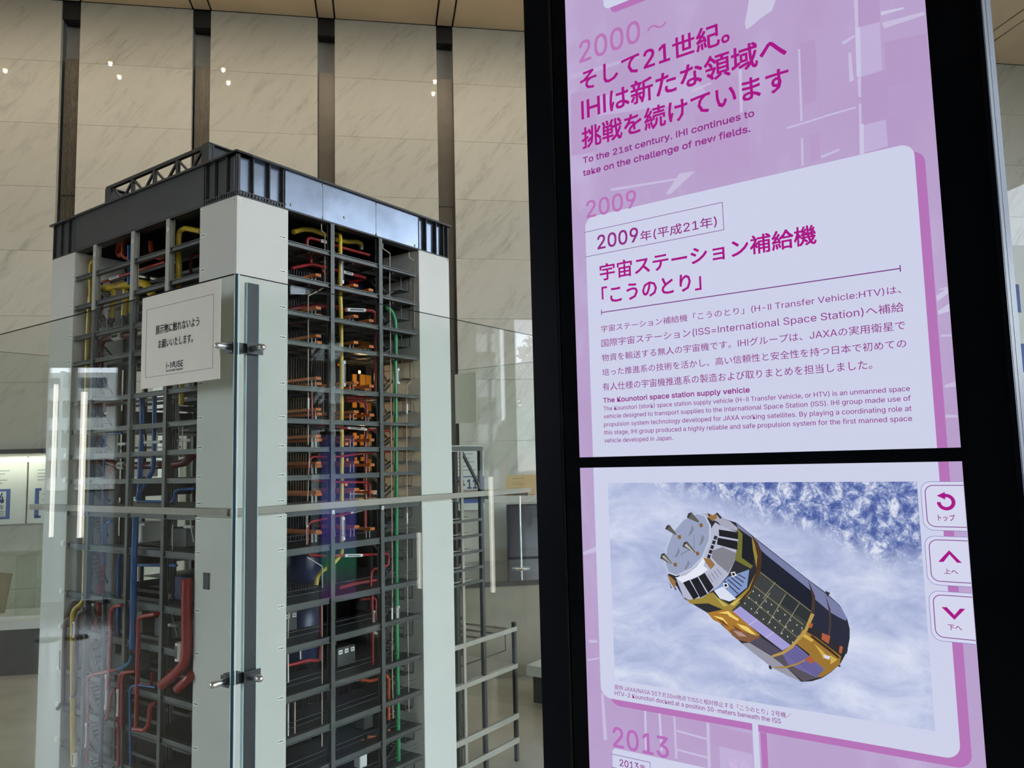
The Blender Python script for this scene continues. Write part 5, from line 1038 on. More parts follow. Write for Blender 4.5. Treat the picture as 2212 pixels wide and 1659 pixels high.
for z, lb in ((2.107, 'upper'), (.935, 'lower')):
    c = MB().box(-.079, -.010, GB0 - TH - .0025, GB0 - TH - .0002, z - .021, z + .021).build('glass_clamp', M_CHAR, GE)
    MB().box(GA0 - TH - .0025, GA0 - TH - .0002, -.174, -.128, z - .021, z + .018).build('clamp_plate', M_CHAR, c)
    prof = [(.0122, .0025), (.0122, .050), (.0118, .055), (.0096, .0605), (.006, .0635), (.001, .065)]
    MB().lathe(prof, 20, (-.052, GB0 - TH, z), (0, -1, 0)).build('stud', M_CHROME, c)
    MB().lathe(prof, 20, (GA0 - TH, -.160, z), (-1, 0, 0)).build('stud', M_CHROME, c)
    MB().box(GA0 + .001, GA0 + .05, GB0 + .001, GB0 + .05, z - .018, z + .018).build('clamp_block', M_CHAR, c)
# notice on the left pane
M_PAPER = mat('notice paper', (.92, .88, .75), .5, var=.02); M_TXT = mat('notice ink', (.012, .012, .016), .6, var=0); M_NAVYINK = mat('navy ink', (.02, .03, .10), .6, var=0)
M_SLEEVE = glass('clear sleeve', (.97, .98, .97))
def notice(label, fr, w_, h_, text=True):
    t = thing('notice_board', label, 'notice', fr)                  # local x to the reader's right, z up, reader at -y
    B(0, w_, 0, .004, 0, h_).build('notice_sheet', M_PAPER, t)
    ln = MB(); l, r_, b_, t_ = w_ * .065, w_ * .925, h_ * .115, h_ * .86; k = .0011; y0 = -.0006
    for q in ((l, r_, b_, b_ + k), (l, r_, t_ - k, t_), (l, l + k, b_, t_), (r_ - k, r_, b_, t_)): ln.box(q[0], q[1], y0, 0, q[2], q[3])
    ln.build('border_line', M_NAVYINK, t)
    if text:
        for body, q in (('展示物に触れないよう', (0, .660, .565, .195, .755)), ('お願いいたします。', (1, .500, .408, .235, .680))):
            m = MB(); writing(m, body, .55, q[0], h_ * q[1], h_ * q[2], w_ * q[3], w_ * q[4], -.0008); m.build('notice_text', M_TXT, t)
        for body, q in (('i-MUSE', (2, .245, .180)), ('IHI HISTORY MUSEUM', (0, .165, .145))):
            m = MB(); writing(m, body, .6, q[0], h_ * q[1], h_ * q[2], w_ * .345, w_ * .565, -.0008); m.build('museum_logo', M_NAVYINK, t)
    return t
FN = F_TOW @ Matrix.Translation((GA0 - TH - .0045, .4306, 1.996)) @ Matrix.Rotation(R(-90), 4, 'Z')
nb_ = notice('cream notice with black Japanese lettering stuck on the left glass pane', FN, .530, .372)
FB = F_TOW @ Matrix.Translation((GA1 + TH + .0045, .957, 1.965)) @ Matrix.Rotation(R(90), 4, 'Z')
nb2 = notice('grey back of a second notice on the rear glass beside the kiosk', FB, .205, .372)
# ================================================================== touch screen kiosk (frame: x along the screens, y into the cabinet)
KI = thing('touch_kiosk', 'tall black double screen kiosk showing a pink timeline and a spacecraft', 'kiosk', F_KIO)
M_KCASE = mat('kiosk casing black', (.004, .005, .008), .3, spec=.08, var=.05); M_KGLASS = mat('kiosk front glass', (.002, .003, .005), .03, spec=.12, var=0)
M_KSIDE = mat('kiosk side metal', (.11, .125, .15), .45, .5, var=.03)
X0, X1, S0, S1, DEP = -.405, .321, -.3165, .2566, .24
def kb(q, nm, m, par=KI): return B(*q).build(nm, m, par)
kb((X0, X1 - .0015, .012, DEP, 0.02, 2.80), 'casing', M_KCASE)
kb((X0, -.352, -.004, .012, .02, 2.80), 'frame_stile', M_KCASE); kb((X1 - .006, X1, -.003, .012, .02, 2.80), 'frame_stile', M_KCASE)
kb((-.352, -.3495, .002, .012, .02, 2.80), 'groove_strip', M_CHROME)
kb((-.346, X1 - .0065, .0012, .012, .02, 2.80), 'front_glass', M_KGLASS)
kb((X1 - .0014, X1 + .0005, .013, .085, .02, 2.80), 'side_panel', M_KSIDE); kb((X1 - .0014, X1 + .0005, .090, DEP, .02, 2.80), 'side_panel', M_KSIDE)
kb((X1 - .001, X1 + .0012, .0855, .0885, .02, 2.80), 'side_seam', M_CHROME)
kb((X0 + .02, X1 - .02, .03, DEP - .02, 0, .02), 'foot_plate', M_KCASE)
M_PRINT = screen_print('screen picture')
C_ = dict(magenta='a61684', magenta2='8f2f86', lilac='b673b4', lilac2='b56bb8', palepink='c9b4dc', base='b8a3cb', dk='b498c5', dk2='b79bc8', lt='cac4e0', lt2='bfaed6', lt3='c6bbdb', white='ccd0e8', shadow='b472b6', line='7a3a86', outer='7d78b8')
K = lambda n: lin(C_.get(n, n) if isinstance(n, str) else n)
def screen(nm, z0, z1):
    """backlit picture surface with a soft pink industrial backdrop"""
    m = bpy.data.materials.new(nm); m.use_nodes = True; t = m.node_tree; p = t.nodes['Principled BSDF']
    g = t.nodes.new('ShaderNodeTexCoord'); n = t.nodes.new('ShaderNodeTexNoise'); n.inputs['Scale'].default_value = 5.5; n.inputs['Detail'].default_value = 8; n.inputs['Roughness'].default_value = .55
    mp = t.nodes.new('ShaderNodeMapping'); mp.inputs['Scale'].default_value = (1.4, 1, .8); t.links.new(g.outputs['Object'], mp.inputs[0]); t.links.new(mp.outputs[0], n.inputs['Vector'])
    r = t.nodes.new('ShaderNodeValToRGB'); e = r.color_ramp.elements
    e[0].position = .3; e[0].color = lin('b499c6') + (1,); e[1].position = .72; e[1].color = lin('c3b3da') + (1,); x = e.new(.55); x.color = lin('b8a2cc') + (1,)
    t.links.new(n.outputs['Fac'], r.inputs[0]); t.links.new(r.outputs[0], p.inputs['Emission Color']); p.inputs['Emission Strength'].default_value = 1.
    p.inputs['Base Color'].default_value = (.01, .01, .012, 1); p.inputs['Roughness'].default_value = .04; p.inputs['Specular IOR Level'].default_value = .32
    MATS[nm] = m
    return kb((S0, S1, 0, .0011, z0, z1), nm, m)
JT, JB = 1.6744, 1.6565
s_up = screen('upper_screen', JT, 2.70); s_lo = screen('lower_screen', .64, JB)
Y = [0.]
def lay(): Y[0] -= 2e-5; return Y[0]
def fit(pts, par):
    """keep a print inside its own screen"""
    lo, hi = (JT, 2.70) if par is s_up else (.64, JB)
    return [(min(max(u, S0), S1), min(max(v, lo), hi)) for u, v in pts]
def shape(mb, col, pts, par, y=None):
    y = lay() if y is None else y
    pts = fit(pts, par)
    a = sum(pts[k][0] * pts[(k + 1) % len(pts)][1] - pts[(k + 1) % len(pts)][0] * pts[k][1] for k in range(len(pts)))
    if a < 0: pts = pts[::-1]
    mb.ngon([(u, y, v) for u, v in pts], K(col))
def rrect(l, r_, b, t, rad=(0, 0, 0, 0), n=8):
    """corner radii: bottom left, bottom right, top right, top left"""
    o = []
    for (cx, cz, a0, q) in ((l, b, 180, rad[0]), (r_, b, 270, rad[1]), (r_, t, 0, rad[2]), (l, t, 90, rad[3])):
        if q == 0: o.append((cx, cz)); continue
        ox = cx + (q if cx == l else -q); oz = cz + (q if cz == b else -q)
        for k in range(n + 1): a = R(a0 + 90 * k / n); o.append((ox + q * math.cos(a), oz + q * math.sin(a)))
    return o
def ring(mb, col, outer, inner, par):
    y = lay()
    for k in range(len(outer)):
        j = (k + 1) % len(outer); mb.ngon([(u, y, v) for u, v in (outer[k], outer[j], inner[j], inner[k])], K(col))
# backdrop picture shapes
for par in (s_up, s_lo):
    mb = MB()
    for nm, col, pts in PRINTS:
        if nm == 'backdrop_shape' and (sum(p[1] for p in pts) / len(pts) > 1.666) == (par is s_up): shape(mb, col, pts, par)
    o = mb.build('backdrop_print', M_PRINT, par); o['kind'] = 'stuff'
L_, R_, T_, B_ = -.2896, .2295, 2.0908, 1.2807
SL, SR, ST, SB = -.2734, .2416, 2.0786, 1.2710
def solo(nm, col, pts, par):
    mb = MB(); shape(mb, col, pts, par); return mb.build(nm, M_PRINT, par)
solo('panel_shadow', 'shadow', rrect(SL, SR, JT, ST, (0, 0, .018, 0)), s_up); solo('white_panel', 'white', rrect(L_, R_, JT, T_, (0, 0, .018, .018)), s_up)
solo('panel_shadow', 'shadow', rrect(-.2244, .2, 2.4432, 2.60, (.012, 0, 0, 0)), s_up); solo('white_panel', 'white', rrect(-.2375, .19, 2.4553, 2.60, (.012, 0, 0, 0)), s_up)
solo('panel_shadow', 'shadow', rrect(SL, SR, SB, JB, (.018, .018, 0, 0)), s_lo); solo('shadow_strip', 'shadow', [(-.0265, .64), (-.0173, .64), (-.0173, SB - .0005), (-.0265, SB - .0005)], s_lo)
solo('white_strip', 'white', rrect(-.0378, -.0291, 1.19, B_ + .003), s_lo); solo('white_panel', 'white', rrect(L_, R_, B_, JB, (.018, .018, 0, 0)), s_lo); solo('white_panel', 'white', rrect(-.2722, .2295, .66, 1.2035, (0, 0, .012, .008)), s_lo)
# the printed photograph on the lower screen
pm = bpy.data.materials.new('orbital picture'); pm.use_nodes = True; t = pm.node_tree; p = t.nodes['Principled BSDF']
g = t.nodes.new('ShaderNodeTexCoord'); mp = t.nodes.new('ShaderNodeMapping'); mp.inputs['Rotation'].default_value = (0, R(24), 0); mp.inputs['Scale'].default_value = (6, 1, 11)
t.links.new(g.outputs['Object'], mp.inputs[0])
n1 = t.nodes.new('ShaderNodeTexNoise'); n1.inputs['Scale'].default_value = 1.5; n1.inputs['Detail'].default_value = 9; n1.inputs['Roughness'].default_value = .62; n1.inputs['Distortion'].default_value = .5
t.links.new(mp.outputs[0], n1.inputs['Vector'])
mp2 = t.nodes.new('ShaderNodeMapping'); mp2.inputs['Scale'].default_value = (34, 1, 30); t.links.new(g.outputs['Object'], mp2.inputs[0])
n2 = t.nodes.new('ShaderNodeTexNoise'); n2.inputs['Scale'].default_value = 1.5; n2.inputs['Detail'].default_value = 10; n2.inputs['Roughness'].default_value = .78; n2.inputs['Distortion'].default_value = .35; t.links.new(mp2.outputs[0], n2.inputs['Vector'])
r1 = t.nodes.new('ShaderNodeValToRGB'); e = r1.color_ramp.elements; e[0].position = .30; e[0].color = lin('98a4cc') + (1,); e[1].position = .66; e[1].color = lin('d6dcf0') + (1,); x = e.new(.46); x.color = lin('b6bfdf') + (1,)
r2 = t.nodes.new('ShaderNodeValToRGB'); e = r2.color_ramp.elements; e[0].position = .42; e[0].color = lin('4a5c9e') + (1,); e[1].position = .60; e[1].color = lin('dde2f0') + (1,); x = e.new(.50); x.color = lin('7f8fc0') + (1,)
t.links.new(n1.outputs['Fac'], r1.inputs[0]); t.links.new(n2.outputs['Fac'], r2.inputs[0])
sp = t.nodes.new('ShaderNodeSeparateXYZ'); t.links.new(g.outputs['Object'], sp.inputs[0])
ma = t.nodes.new('ShaderNodeMath'); ma.operation = 'MULTIPLY_ADD'; ma.inputs[1].default_value = .30; t.links.new(sp.outputs['X'], ma.inputs[0]); t.links.new(sp.outputs['Z'], ma.inputs[2])   # mountains toward the upper right
ad = t.nodes.new('ShaderNodeMath'); ad.operation = 'MULTIPLY_ADD'; ad.inputs[1].default_value = .12; t.links.new(n1.outputs['Fac'], ad.inputs[0]); t.links.new(ma.outputs[0], ad.inputs[2])
mr = t.nodes.new('ShaderNodeMapRange'); mr.inputs[1].default_value = 1.618; mr.inputs[2].default_value = 1.668; t.links.new(ad.outputs[0], mr.inputs[0])
mx = t.nodes.new('ShaderNodeMix'); mx.data_type = 'RGBA'; t.links.new(mr.outputs[0], mx.inputs[0]); t.links.new(r1.outputs[0], mx.inputs[6]); t.links.new(r2.outputs[0], mx.inputs[7])
t.links.new(mx.outputs[2], p.inputs['Emission Color']); p.inputs['Emission Strength'].default_value = 1.; p.inputs['Base Color'].default_value = (.01, .01, .012, 1); p.inputs['Roughness'].default_value = .04; p.inputs['Specular IOR Level'].default_value = .32
yy = lay(); MB().ngon([(-.2624, yy, 1.3114), (.2024, yy, 1.3114), (.2026, yy, 1.6308), (-.2628, yy, 1.6308)]).build('orbital_picture', pm, s_lo)
mb = MB()
for col, pts in CRAFT: shape(mb, col, pts, s_lo)
mb.build('spacecraft_picture', M_PRINT, s_lo)
# line work
mb = MB(); lw = .0009
for q in ((-.2896, -.0404, 2.0640, 2.0649), (-.2896, -.0404, 2.0202, 2.0211), (-.0412, -.0403, 2.0202, 2.0649), (-.2617, .2022, 1.9183, 1.9199), (-.2622, -.2608, 1.9145, 1.9238), (.2014, .2028, 1.9145, 1.9238)): shape(mb, 'line', rrect(*q), s_up)
mb.build('line_work', M_PRINT, s_up)
mb = MB()
for q in ((-.2722, -.2031, 1.1945, 1.1953), (-.2722, -.2031, 1.1738, 1.1746), (-.2037, -.2030, 1.1738, 1.1953)): shape(mb, 'line', rrect(*q), s_lo)
mb.build('line_work', M_PRINT, s_lo)
for zt, zb in ((1.6310, 1.5674), (1.5606, 1.4975), (1.4903, 1.4267)):
    mb = MB(); ra = .0125
    for inset, col in ((0, 'outer'), (.0046, 'line')):
        l, b, t_ = .2069 + inset, zb + inset, zt - inset; rr = ra - inset * .5
        shape(mb, 'd3d5ec', rrect(l, S1, b, t_, (rr, 0, 0, rr)), s_lo)
        k = .0006 if inset == 0 else .0010
        ring(mb, col, rrect(l, S1, b, t_, (rr, 0, 0, rr)), rrect(l + k, S1, b + k, t_ - k, (rr - k, 0, 0, rr - k)), s_lo)
    if zt > 1.6:
        cx, cz, r0, r1_ = .2355, 1.6043, .0063, .0107; N = 40; y = lay()
        pr = None
        for k in range(N + 1):
            a = R(180 + 275 * k / N); cur = ((cx + r1_ * math.cos(a), y, cz + r1_ * math.sin(a)), (cx + r0 * math.cos(a), y, cz + r0 * math.sin(a)))
            if pr: mb.ngon([pr[0], cur[0], cur[1], pr[1]], K('magenta'))
            pr = cur
        shape(mb, 'magenta', [(.2252, 1.6125), (.2349, 1.6076), (.2349, 1.6174)], s_lo)
    else:
        for nm, col, pts in PRINTS:
            if nm == 'chevron' and zb < sum(q[1] for q in pts) / len(pts) < zt: shape(mb, col, pts, s_lo)
    mb.build('touch_button', M_PRINT, s_lo)
for (body, bold, col, ref, vt, vb, ul, ur) in TEXTS:
    par = s_up if vb > 1.66 else s_lo
    mb = MB(); writing(mb, body, bold, ref, vt, vb, ul, ur, lay(), K(col)); mb.build('screen_text', M_PRINT, par)
# ================================================================== boards along the wall, light strip, stand, tables
M_BOARD = mat('poster board', (.66, .68, .62), .4, var=.02); M_BLUE = mat('poster blue', (.06, .11, .32), .5, var=.05); M_TXG = mat('poster text', (.22, .24, .24), .6, var=0)
M_TUBE = mat('tube light glow', (1, 1, 1), .5, var=0, emit=(1., .97, .86), es=14.); M_SKIN = mat('printed skin', (.52, .33, .25), .6, var=.05); M_HAIR = mat('printed hair', (.03, .025, .025), .6, var=.05); M_RED = mat('printed red shirt', (.22, .02, .07), .6, var=.1); M_DKSUIT = mat('printed dark suit', (.05, .05, .05), .6, var=.1)
def wl(x, y, z): return F_WALL @ Matrix.Translation((x, y, z))
def board(label, x0, x1, z0, z1, off=.06):
    t = thing('timeline_board', label, 'poster board', wl(x0, -off, 0)); B(0, x1 - x0, 0, .02, z0, z1).build('board_panel', M_BOARD, t); return t, x0
def lines(t, q, n, step, ln=.0, m=None):
    mb = MB()
    for k in range(n): mb.box(q[0], q[1] - ln * ((k * 37) % 5) / 5, -.0012, -.0001, q[2] - k * step - .007, q[2] - k * step)
    return mb.build('printed_lines', m or M_TXG, t)
t, o_ = board('pale timeline board with a bracketed blue 24 by the left edge', -6.2, -4.52, 1.215, 1.86)
def bracket(x, z0, z1, w_, s):
    mb = MB(); mb.box(x, x + .035, -.0012, -.0001, z0, z1)
    for z in (z0, z1 - .022): mb.box(min(x, x + s * w_), max(x, x + s * w_) + .0, -.0012, -.0001, z, z + .022)
    return mb
bracket(-4.685 - o_, 1.262, 1.532, .055, -1).build('bracket_print', M_BLUE, t)
mb = MB(); writing(mb, '24', .8, 0, 1.500, 1.405, -4.80 - o_, -4.700 - o_, -.0012); writing(mb, '年', .5, 0, 1.39, 1.345, -4.742 - o_, -4.700 - o_, -.0012); mb.build('number_print', M_BLUE, t)
lines(t, (-4.98 - o_, -4.70 - o_, 1.335), 3, .017); lines(t, (-5.0 - o_, -4.66 - o_, 1.70), 5, .028, .1)
t, o_ = board('pale timeline board beside the far left column with half a blue bracket', -4.505, -3.2, 1.215, 1.86)
bracket(-4.445 - o_, 1.262, 1.532, .055, 1).build('bracket_print', M_BLUE, t); lines(t, (-4.43 - o_, -4.2 - o_, 1.70), 4, .03, .1); lines(t, (-4.38 - o_, -4.2 - o_, 1.48), 3, .05)
t, o_ = board('white timeline board with a blue band and number 11 behind the outer steel frame', -1.15, -.315, 1.20, 1.845)
B(0, .835, -.0008, -.0001, 1.27, 1.536).build('blue_band', M_BLUE, t)
B(-.545 - o_, -.372 - o_, -.0012, -.0008, 1.33, 1.525).build('white_box', M_BOARD, t)
mb = MB(); writing(mb, '-11', .9, 1, 1.505, 1.412, -.54 - o_, -.385 - o_, -.0018); mb.build('number_print', M_BLUE, t)
for q, m in (((-.60, -.53, 1.395, 1.47), M_SKIN), ((-.60, -.52, 1.44, 1.50), M_HAIR), ((-.60, -.47, 1.33, 1.40), M_DKSUIT)):
    B(q[0] - o_, q[1] - o_, -.0024, -.0018, q[2], q[3]).build('printed_portrait', m, t)
mb = MB(); writing(mb, '新事業創造の時代へ', .8, 0, 1.352, 1.322, -.535 - o_, -.40 - o_, -.0018); mb.build('band_print', M_BOARD, t) if False else lines(t, (-.535 - o_, -.40 - o_, 1.345), 1, .02, m=M_BOARD)
lines(t, (-.60 - o_, -.40 - o_, 1.80), 6, .04, .06)
# right hand board past the kiosk
RBX = 5.70
t, o_ = board('tall pale board with two printed portraits right of the kiosk', 5.72, 7.6, 2.0, 4.02, .10)
for z in (3.56, 2.87, 2.22):
    B(5.845 - o_, 5.92 - o_, -.001, -.0001, z - .33, z + .0).build('blue_block', M_BLUE, t)
def portrait(x, z, s, shirt, hair):
    n_ = 20
    def ell(cx, cz, rx, rz, y): return [(cx + rx * math.cos(2 * math.pi * k / n_), y, cz + rz * math.sin(2 * math.pi * k / n_)) for k in range(n_)]
    MB().ngon([(x - .115 * s, -.002, z - .52 * s), (x - .13 * s, -.002, z - .20 * s), (x - .07 * s, -.002, z - .13 * s), (x + .09 * s, -.002, z - .11 * s), (x + .24 * s, -.002, z - .17 * s), (x + .26 * s, -.002, z - .52 * s)]).build('printed_shirt', shirt, t)
    if hair: MB().ngon(ell(x, z + .012 * s, .078 * s, .112 * s, -.0024)).build('printed_hair', M_HAIR, t)
    MB().ngon(ell(x + .004 * s, z - .012 * s, .066 * s, .092 * s, -.0028)).build('printed_face', M_SKIN, t)
portrait(5.975, 3.62, 1., M_RED, True); portrait(6.01, 2.88, .9, M_DKSUIT, False)
# light strip over the boards
t = thing('light_strip', 'bright white tube light in a grey tray over the left timeline boards', 'light', wl(-6.2, -.23, 1.775))
MB().tube([(0, 0, .015), (1.92, 0, .015)], .019, 12).build('glow_tube', M_TUBE, t); B(0, 1.9, .0, .10, .045, .07).build('light_tray', M_POST2, t); B(0, 1.9, .10, .12, .07, .11).build('tray_back', M_GIRD, t)
# dark rail
tag(B(-6.3, -3.2, -.05, -.02, 1.875, 1.892).build('trim_1', M_BLACKPL, fr=F_WALL), 'thin black rail over the left timeline boards', kind='structure')
# low white display benches along the wall
def bench(label, fr, L, W_, h_, over=.05):
    t = thing('display_bench', label, 'bench', fr); B(0, L, 0, W_, h_ - .07, h_).build('bench_top', M_WHITE, t); B(over, L - .02, over, W_ - .02, 0, h_ - .07).build('bench_plinth', M_BLACKPL, t); return t
bench('long low white bench with a dark plinth under the left boards', wl(-7.2, -.62, 0), 4.2, .58, .45)
t = thing('display_case', 'glass display case standing under the left timeline boards', 'display case', wl(-7.0, -.5, .45))
B(0, 3.6, 0, .40, 0, .02).build('case_base', M_WHITE, t); B(0, 3.6, 0, .006, .02, .52).build('case_glass', M_GLASS, t); B(0, 3.6, 0, .40, .52, .528).build('case_lid', M_GLASS, t)
for x in (1.2, 2.2, 2.6): B(x, x + .008, .001, .40, .02, .52).build('case_divider', M_GLASS, t)
for x in (1.9, 2.9): MB().lathe([(.012, 0), (.012, .014), (.004, .02)], 12, (x, .0, .44), (0, -1, 0)).build('case_lock', M_CHROME, t)
for x, w_ in ((2.38, .12), (2.05, .14)): MB().bar((x, .2, .03), (x + .05, .2, .36), w_, .02, (0, 1, 0)).build('wooden_easel', mat('easel card', (.36, .27, .16), .5), t)
bench('low cream bench standing just outside the rear glass pane', F_TOW @ Matrix.Translation((2.78, -1.3, 0)), .42, 1.9, .26)
t = thing('display_table', 'glossy dark topped display table behind the glass enclosure', 'table', F_WALL @ Matrix.Translation((-.75, -1.70, 0)))
M_GLOSS = mat('glossy dark table top', (.055, .05, .045), .03, spec=.8, var=.05); M_TAN = mat('tan table front', (.30, .25, .18), .4)
B(0, 3.2, 0, 1.3, .70, .74).build('table_top', M_GLOSS, t); B(.04, 3.16, .03, 1.27, 0, .70).build('table_body', M_TAN, t)
t = thing('information_stand', 'sloping beige information panel on a slim pole beside the kiosk', 'stand', F_WALL @ Matrix.Translation((-.125, -1.02, .74)))
M_BEIGE = mat('beige panel', (.60, .44, .22), .45, var=.03)
MB().lathe([(.085, 0), (.085, .008), (.02, .014)], 28).build('base_disc', M_CHROME, t); MB().tube([(0, 0, .01), (0, 0, .68)], .008, 10).build('pole', M_CHROME, t)
pn = MB().ngon([(-.135, -.03, .64), (.135, -.03, .64), (.165, .06, .81), (-.105, .06, .81)]); pn.ngon([(-.135, -.022, .632), (-.105, .068, .802), (.165, .068, .802), (.135, -.022, .632)]); pn.ngon([(-.135, -.03, .64), (-.135, -.022, .632), (.135, -.022, .632), (.135, -.03, .64)])
pn.ngon([(.135, -.03, .64), (.135, -.022, .632), (.165, .068, .802), (.165, .06, .81)]); pn.ngon([(-.135, -.03, .64), (-.105, .06, .81), (-.105, .068, .802), (-.135, -.022, .632)]); pn.ngon([(.165, .06, .81), (.165, .068, .802), (-.105, .068, .802), (-.105, .06, .81)])
o = pn.build('panel', M_BEIGE, t)
mb = MB()
for (u0, u1, v, h_) in ((-.085, .03, .80, .035), (-.07, .0, .62, .02), (-.085, .04, .55, .02), (-.085, .03, .48, .02), (-.09, .02, .34, .02), (-.09, .04, .27, .02), (-.09, .03, .20, .02), (.085, .115, .10, .03)):
    P_ = lambda u, w_: (u + .03 * w_, -.03 + .09 * w_ - .0008, .64 + .17 * w_ + .0004)
    mb.ngon([P_(u0, v), P_(u1, v), P_(u1, v + h_), P_(u0, v + h_)])
mb.build('printed_lines', mat('stand print', (.36, .26, .13), .5, var=0), o)
t = thing('wall_screen', 'dark wall screen behind the information stand', 'screen', wl(-.13, -.30, 0))
B(0, 1.5, 0, .05, .70, 1.255).build('screen_casing', M_KCASE, t); B(.015, 1.485, -.002, 0, .715, 1.24).build('screen_face', mat('dim screen', (.02, .012, .02), .12, var=.6, scale=3.), t)
# ================================================================== what the glass reflects: things standing elsewhere in the hall
def pole(label, w_, d, z0, z1, r, es=9.):
    t = thing('light_pole', label, 'light', F_WALL @ Matrix.Translation((w_, -d, 0)))
    MB().tube([(0, 0, z0), (0, 0, z1)], r, 12).build('glow_tube', M_TUBE, t); MB().lathe([(.11, 0), (.11, .012), (.012, .02), (.012, max(z0, .03))], 18).build('pole_base', M_GIRD, t)
pole('upright white light pole near the left windows, the taller of two', -7.70, 2.44, 1.0, 2.50, .020); pole('slim upright light pole close to the left windows', -7.66, 2.18, 1.02, 2.58, .010)
pole('upright white light pole in the right half of the hall nearer the stone wall', 3.19, 3.33, .37, 1.52, .016); pole('short upright light pole in the right half of the hall', 2.83, 4.08, .50, 1.02, .015)
t = thing('digital_sign', 'upright colourful digital sign standing in the right half of the hall', 'screen', F_WALL @ Matrix.Translation((3.02, -4.66, 0)) @ Matrix.Rotation(R(-105), 4, 'Z'))
ds = bpy.data.materials.new('digital sign picture'); ds.use_nodes = True; nt_ = ds.node_tree; p = nt_.nodes['Principled BSDF']; g = nt_.nodes.new('ShaderNodeTexCoord'); sp = nt_.nodes.new('ShaderNodeSeparateXYZ'); nt_.links.new(g.outputs['Object'], sp.inputs[0])
mr = nt_.nodes.new('ShaderNodeMapRange'); mr.inputs[1].default_value = .45; mr.inputs[2].default_value = 1.95; nt_.links.new(sp.outputs['Z'], mr.inputs[0]); r1 = nt_.nodes.new('ShaderNodeValToRGB'); nt_.links.new(mr.outputs[0], r1.inputs[0]); e = r1.color_ramp.elements
e[0].position = 0; e[0].color = (.25, .05, .35, 1); e[1].position = 1.; e[1].color = (.06, .08, .25, 1)
for q, c in ((.2, (.10, .5, .25, 1)), (.38, (.2, .12, .8, 1)), (.6, (.25, .3, .9, 1)), (.8, (.12, .14, .5, 1))): x = e.new(q); x.color = c
nt_.links.new(r1.outputs[0], p.inputs['Emission Color']); p.inputs['Emission Strength'].default_value = 3.; p.inputs['Base Color'].default_value = (.01, .01, .01, 1); p.inputs['Roughness'].default_value = .1
B(0, .36, 0, .05, .05, 2.0).build('sign_casing', M_KCASE, t); B(.015, .345, -.003, 0, .42, 1.97).build('sign_face', ds, t); B(-.05, .41, -.1, .15, 0, .05).build('sign_foot', M_KCASE, t)
# ================================================================== outside the windows
M_GRD = mat('lawn and paving', (.035, .042, .028), .8, var=.15, scale=.8); M_FAC = mat('cream facade', (.72, .68, .56), .7, var=.04, scale=.4); M_FWIN = mat('facade glass', (.05, .065, .08), .12); M_BRK = mat('reddish facade', (.28, .13, .10), .8)
tag(B(-120, 120, -120, 120, -.5, -.16).build('ground', M_GRD), 'paved ground outside the hall', kind='structure')
def tower(label, fr, L, floors, fh, bay, face):
    """apartment block: facade along local x, balconies toward -y"""
    t = thing('apartment_block', label, 'building', fr); B(0, L, 0, 14, 0, floors * fh).build('facade_wall', M_FAC, t)
    nb = int(L / bay)
    sl = B(0, L, -1.5, .0, 0, .25).mesh('balcony_slab', M_FAC); ra = B(0, L, -1.5, -1.4, .25, 1.15).mesh('balcony_rail', M_FAC); wi = B(bay * .12, bay * .88, -.06, -.01, .3, fh - .5).mesh('window', M_FWIN); fi = B(-.15, .15, -1.5, 0, 0, fh).mesh('balcony_fin', M_FAC)
    for k in range(floors):
        inst(sl, 'balcony_slab', t, (0, 0, k * fh)); inst(ra, 'balcony_rail', t, (0, 0, k * fh))
        for j in range(nb): inst(wi, 'window', t, (j * bay, 0, k * fh))
        if k % 2 == 0: inst(B(0, L, -.08, -.02, fh - .5, fh).mesh('brick_band', M_BRK), 'brick_band', t, (0, 0, k * fh))
        for j in range(0, nb + 1, 2): inst(fi, 'balcony_fin', t, (j * bay, 0, k * fh))
    return t
tower('cream apartment block with stacked balconies beyond the left windows', F_WALL @ Matrix.Translation((-80, 0, 0)) @ Matrix.Rotation(R(90), 4, 'Z'), 50, 4, 2.8, 4, 1)
tower('tall cream apartment tower with stacked balconies beyond the right windows', F_WALL @ Matrix.Translation((50, -6.5, 0)) @ Matrix.Rotation(R(-90), 4, 'Z'), 2.6, 6, 2.9, 1.3, 1)
tower('cream apartment tower with balconies far right of the hall', F_WALL @ Matrix.Translation((46, 3.1, 0)) @ Matrix.Rotation(R(-90), 4, 'Z'), 2.0, 6, 2.9, 1.0, 1)
M_LEAF = mat('green leaves', (.10, .17, .03), .6, var=.5, scale=2.); M_LEAF2 = mat('autumn leaves', (.50, .14, .03), .6, var=.4, scale=2.); M_BARK = mat('bark', (.10, .075, .055), .8)
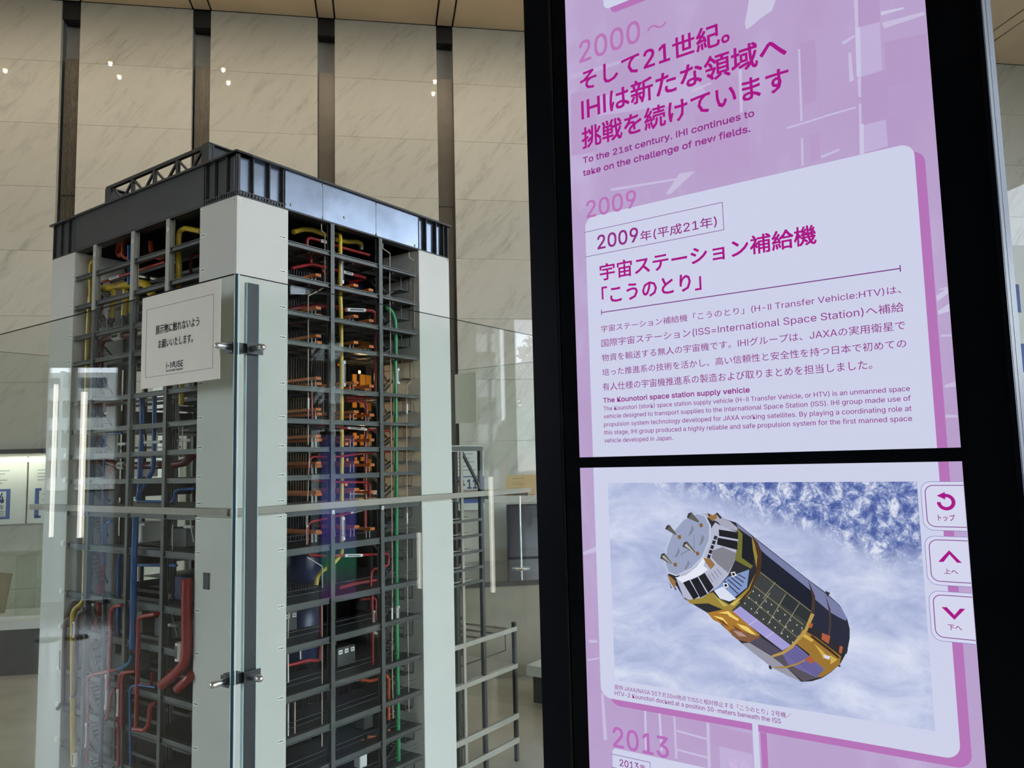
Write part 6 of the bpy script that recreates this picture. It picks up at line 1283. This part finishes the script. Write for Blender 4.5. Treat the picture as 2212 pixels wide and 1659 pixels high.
def tree(label, w_, d, h_, rad, m, n, rnd, bare=False):
    t = thing('tree', label, 'tree', F_WALL @ Matrix.Translation((w_, -d, -.16))); rn = random.Random(rnd)
    tk = MB().tube([(0, 0, 0), (.05, 0, h_ * .5), (0, .05, h_ * .8)], .12, 8)
    for k in range(26 if bare else 8):
        a = rn.uniform(0, 6.28); z = h_ * rn.uniform(.35, .8); l = rad * rn.uniform(.5, 1.1)
        q = (math.cos(a) * l, math.sin(a) * l, z + l * .8); tk.tube([(0, 0, z), q], .03, 5)
        if bare:
            for j in range(3): b = a + rn.uniform(-.9, .9); tk.tube([tuple(c * .6 + (z * .4 if i == 2 else 0) for i, c in enumerate(q)), (q[0] * .6 + math.cos(b) * l * .5, q[1] * .6 + math.sin(b) * l * .5, q[2] + l * .25)], .014, 4)
    tk.build('trunk', M_BARK, t)
    if not bare:
        mb = MB()
        for k in range(n):
            v = Vector((rn.gauss(0, 1), rn.gauss(0, 1), rn.gauss(0, 1))).normalized() * (rn.random() ** .4); c = Vector((v.x * rad, v.y * rad, h_ * .68 + v.z * h_ * .34)); s_ = rn.uniform(.10, .22)
            e1 = Vector((rn.gauss(0, 1), rn.gauss(0, 1), rn.gauss(0, 1))).normalized(); e2 = e1.orthogonal().normalized()
            mb.ngon([c + e1 * s_, c + e2 * s_ * .6, c - e1 * s_, c - e2 * s_ * .6])
        o = mb.build('foliage', m, t); o['kind'] = 'stuff'
tree('green leafy tree outside the right windows', 17, .35, 3.3, .9, M_LEAF, 1600, 1); tree('autumn orange tree outside the right windows', 21, -.75, 6.0, .8, M_LEAF2, 1100, 2); tree('low orange shrub outside the right windows', 15, .95, 2.0, .5, M_LEAF2, 500, 3)
tree('bare winter tree outside the left windows', -14.5, 3.4, 6.0, 1.9, M_LEAF, 0, 4, True); tree('bare young tree outside the right windows', 17, 6.6, 6.5, 1.6, M_LEAF, 0, 5, True)
for _o in WRITERS.values():
    _c = _o.data; bpy.data.objects.remove(_o); bpy.data.curves.remove(_c)
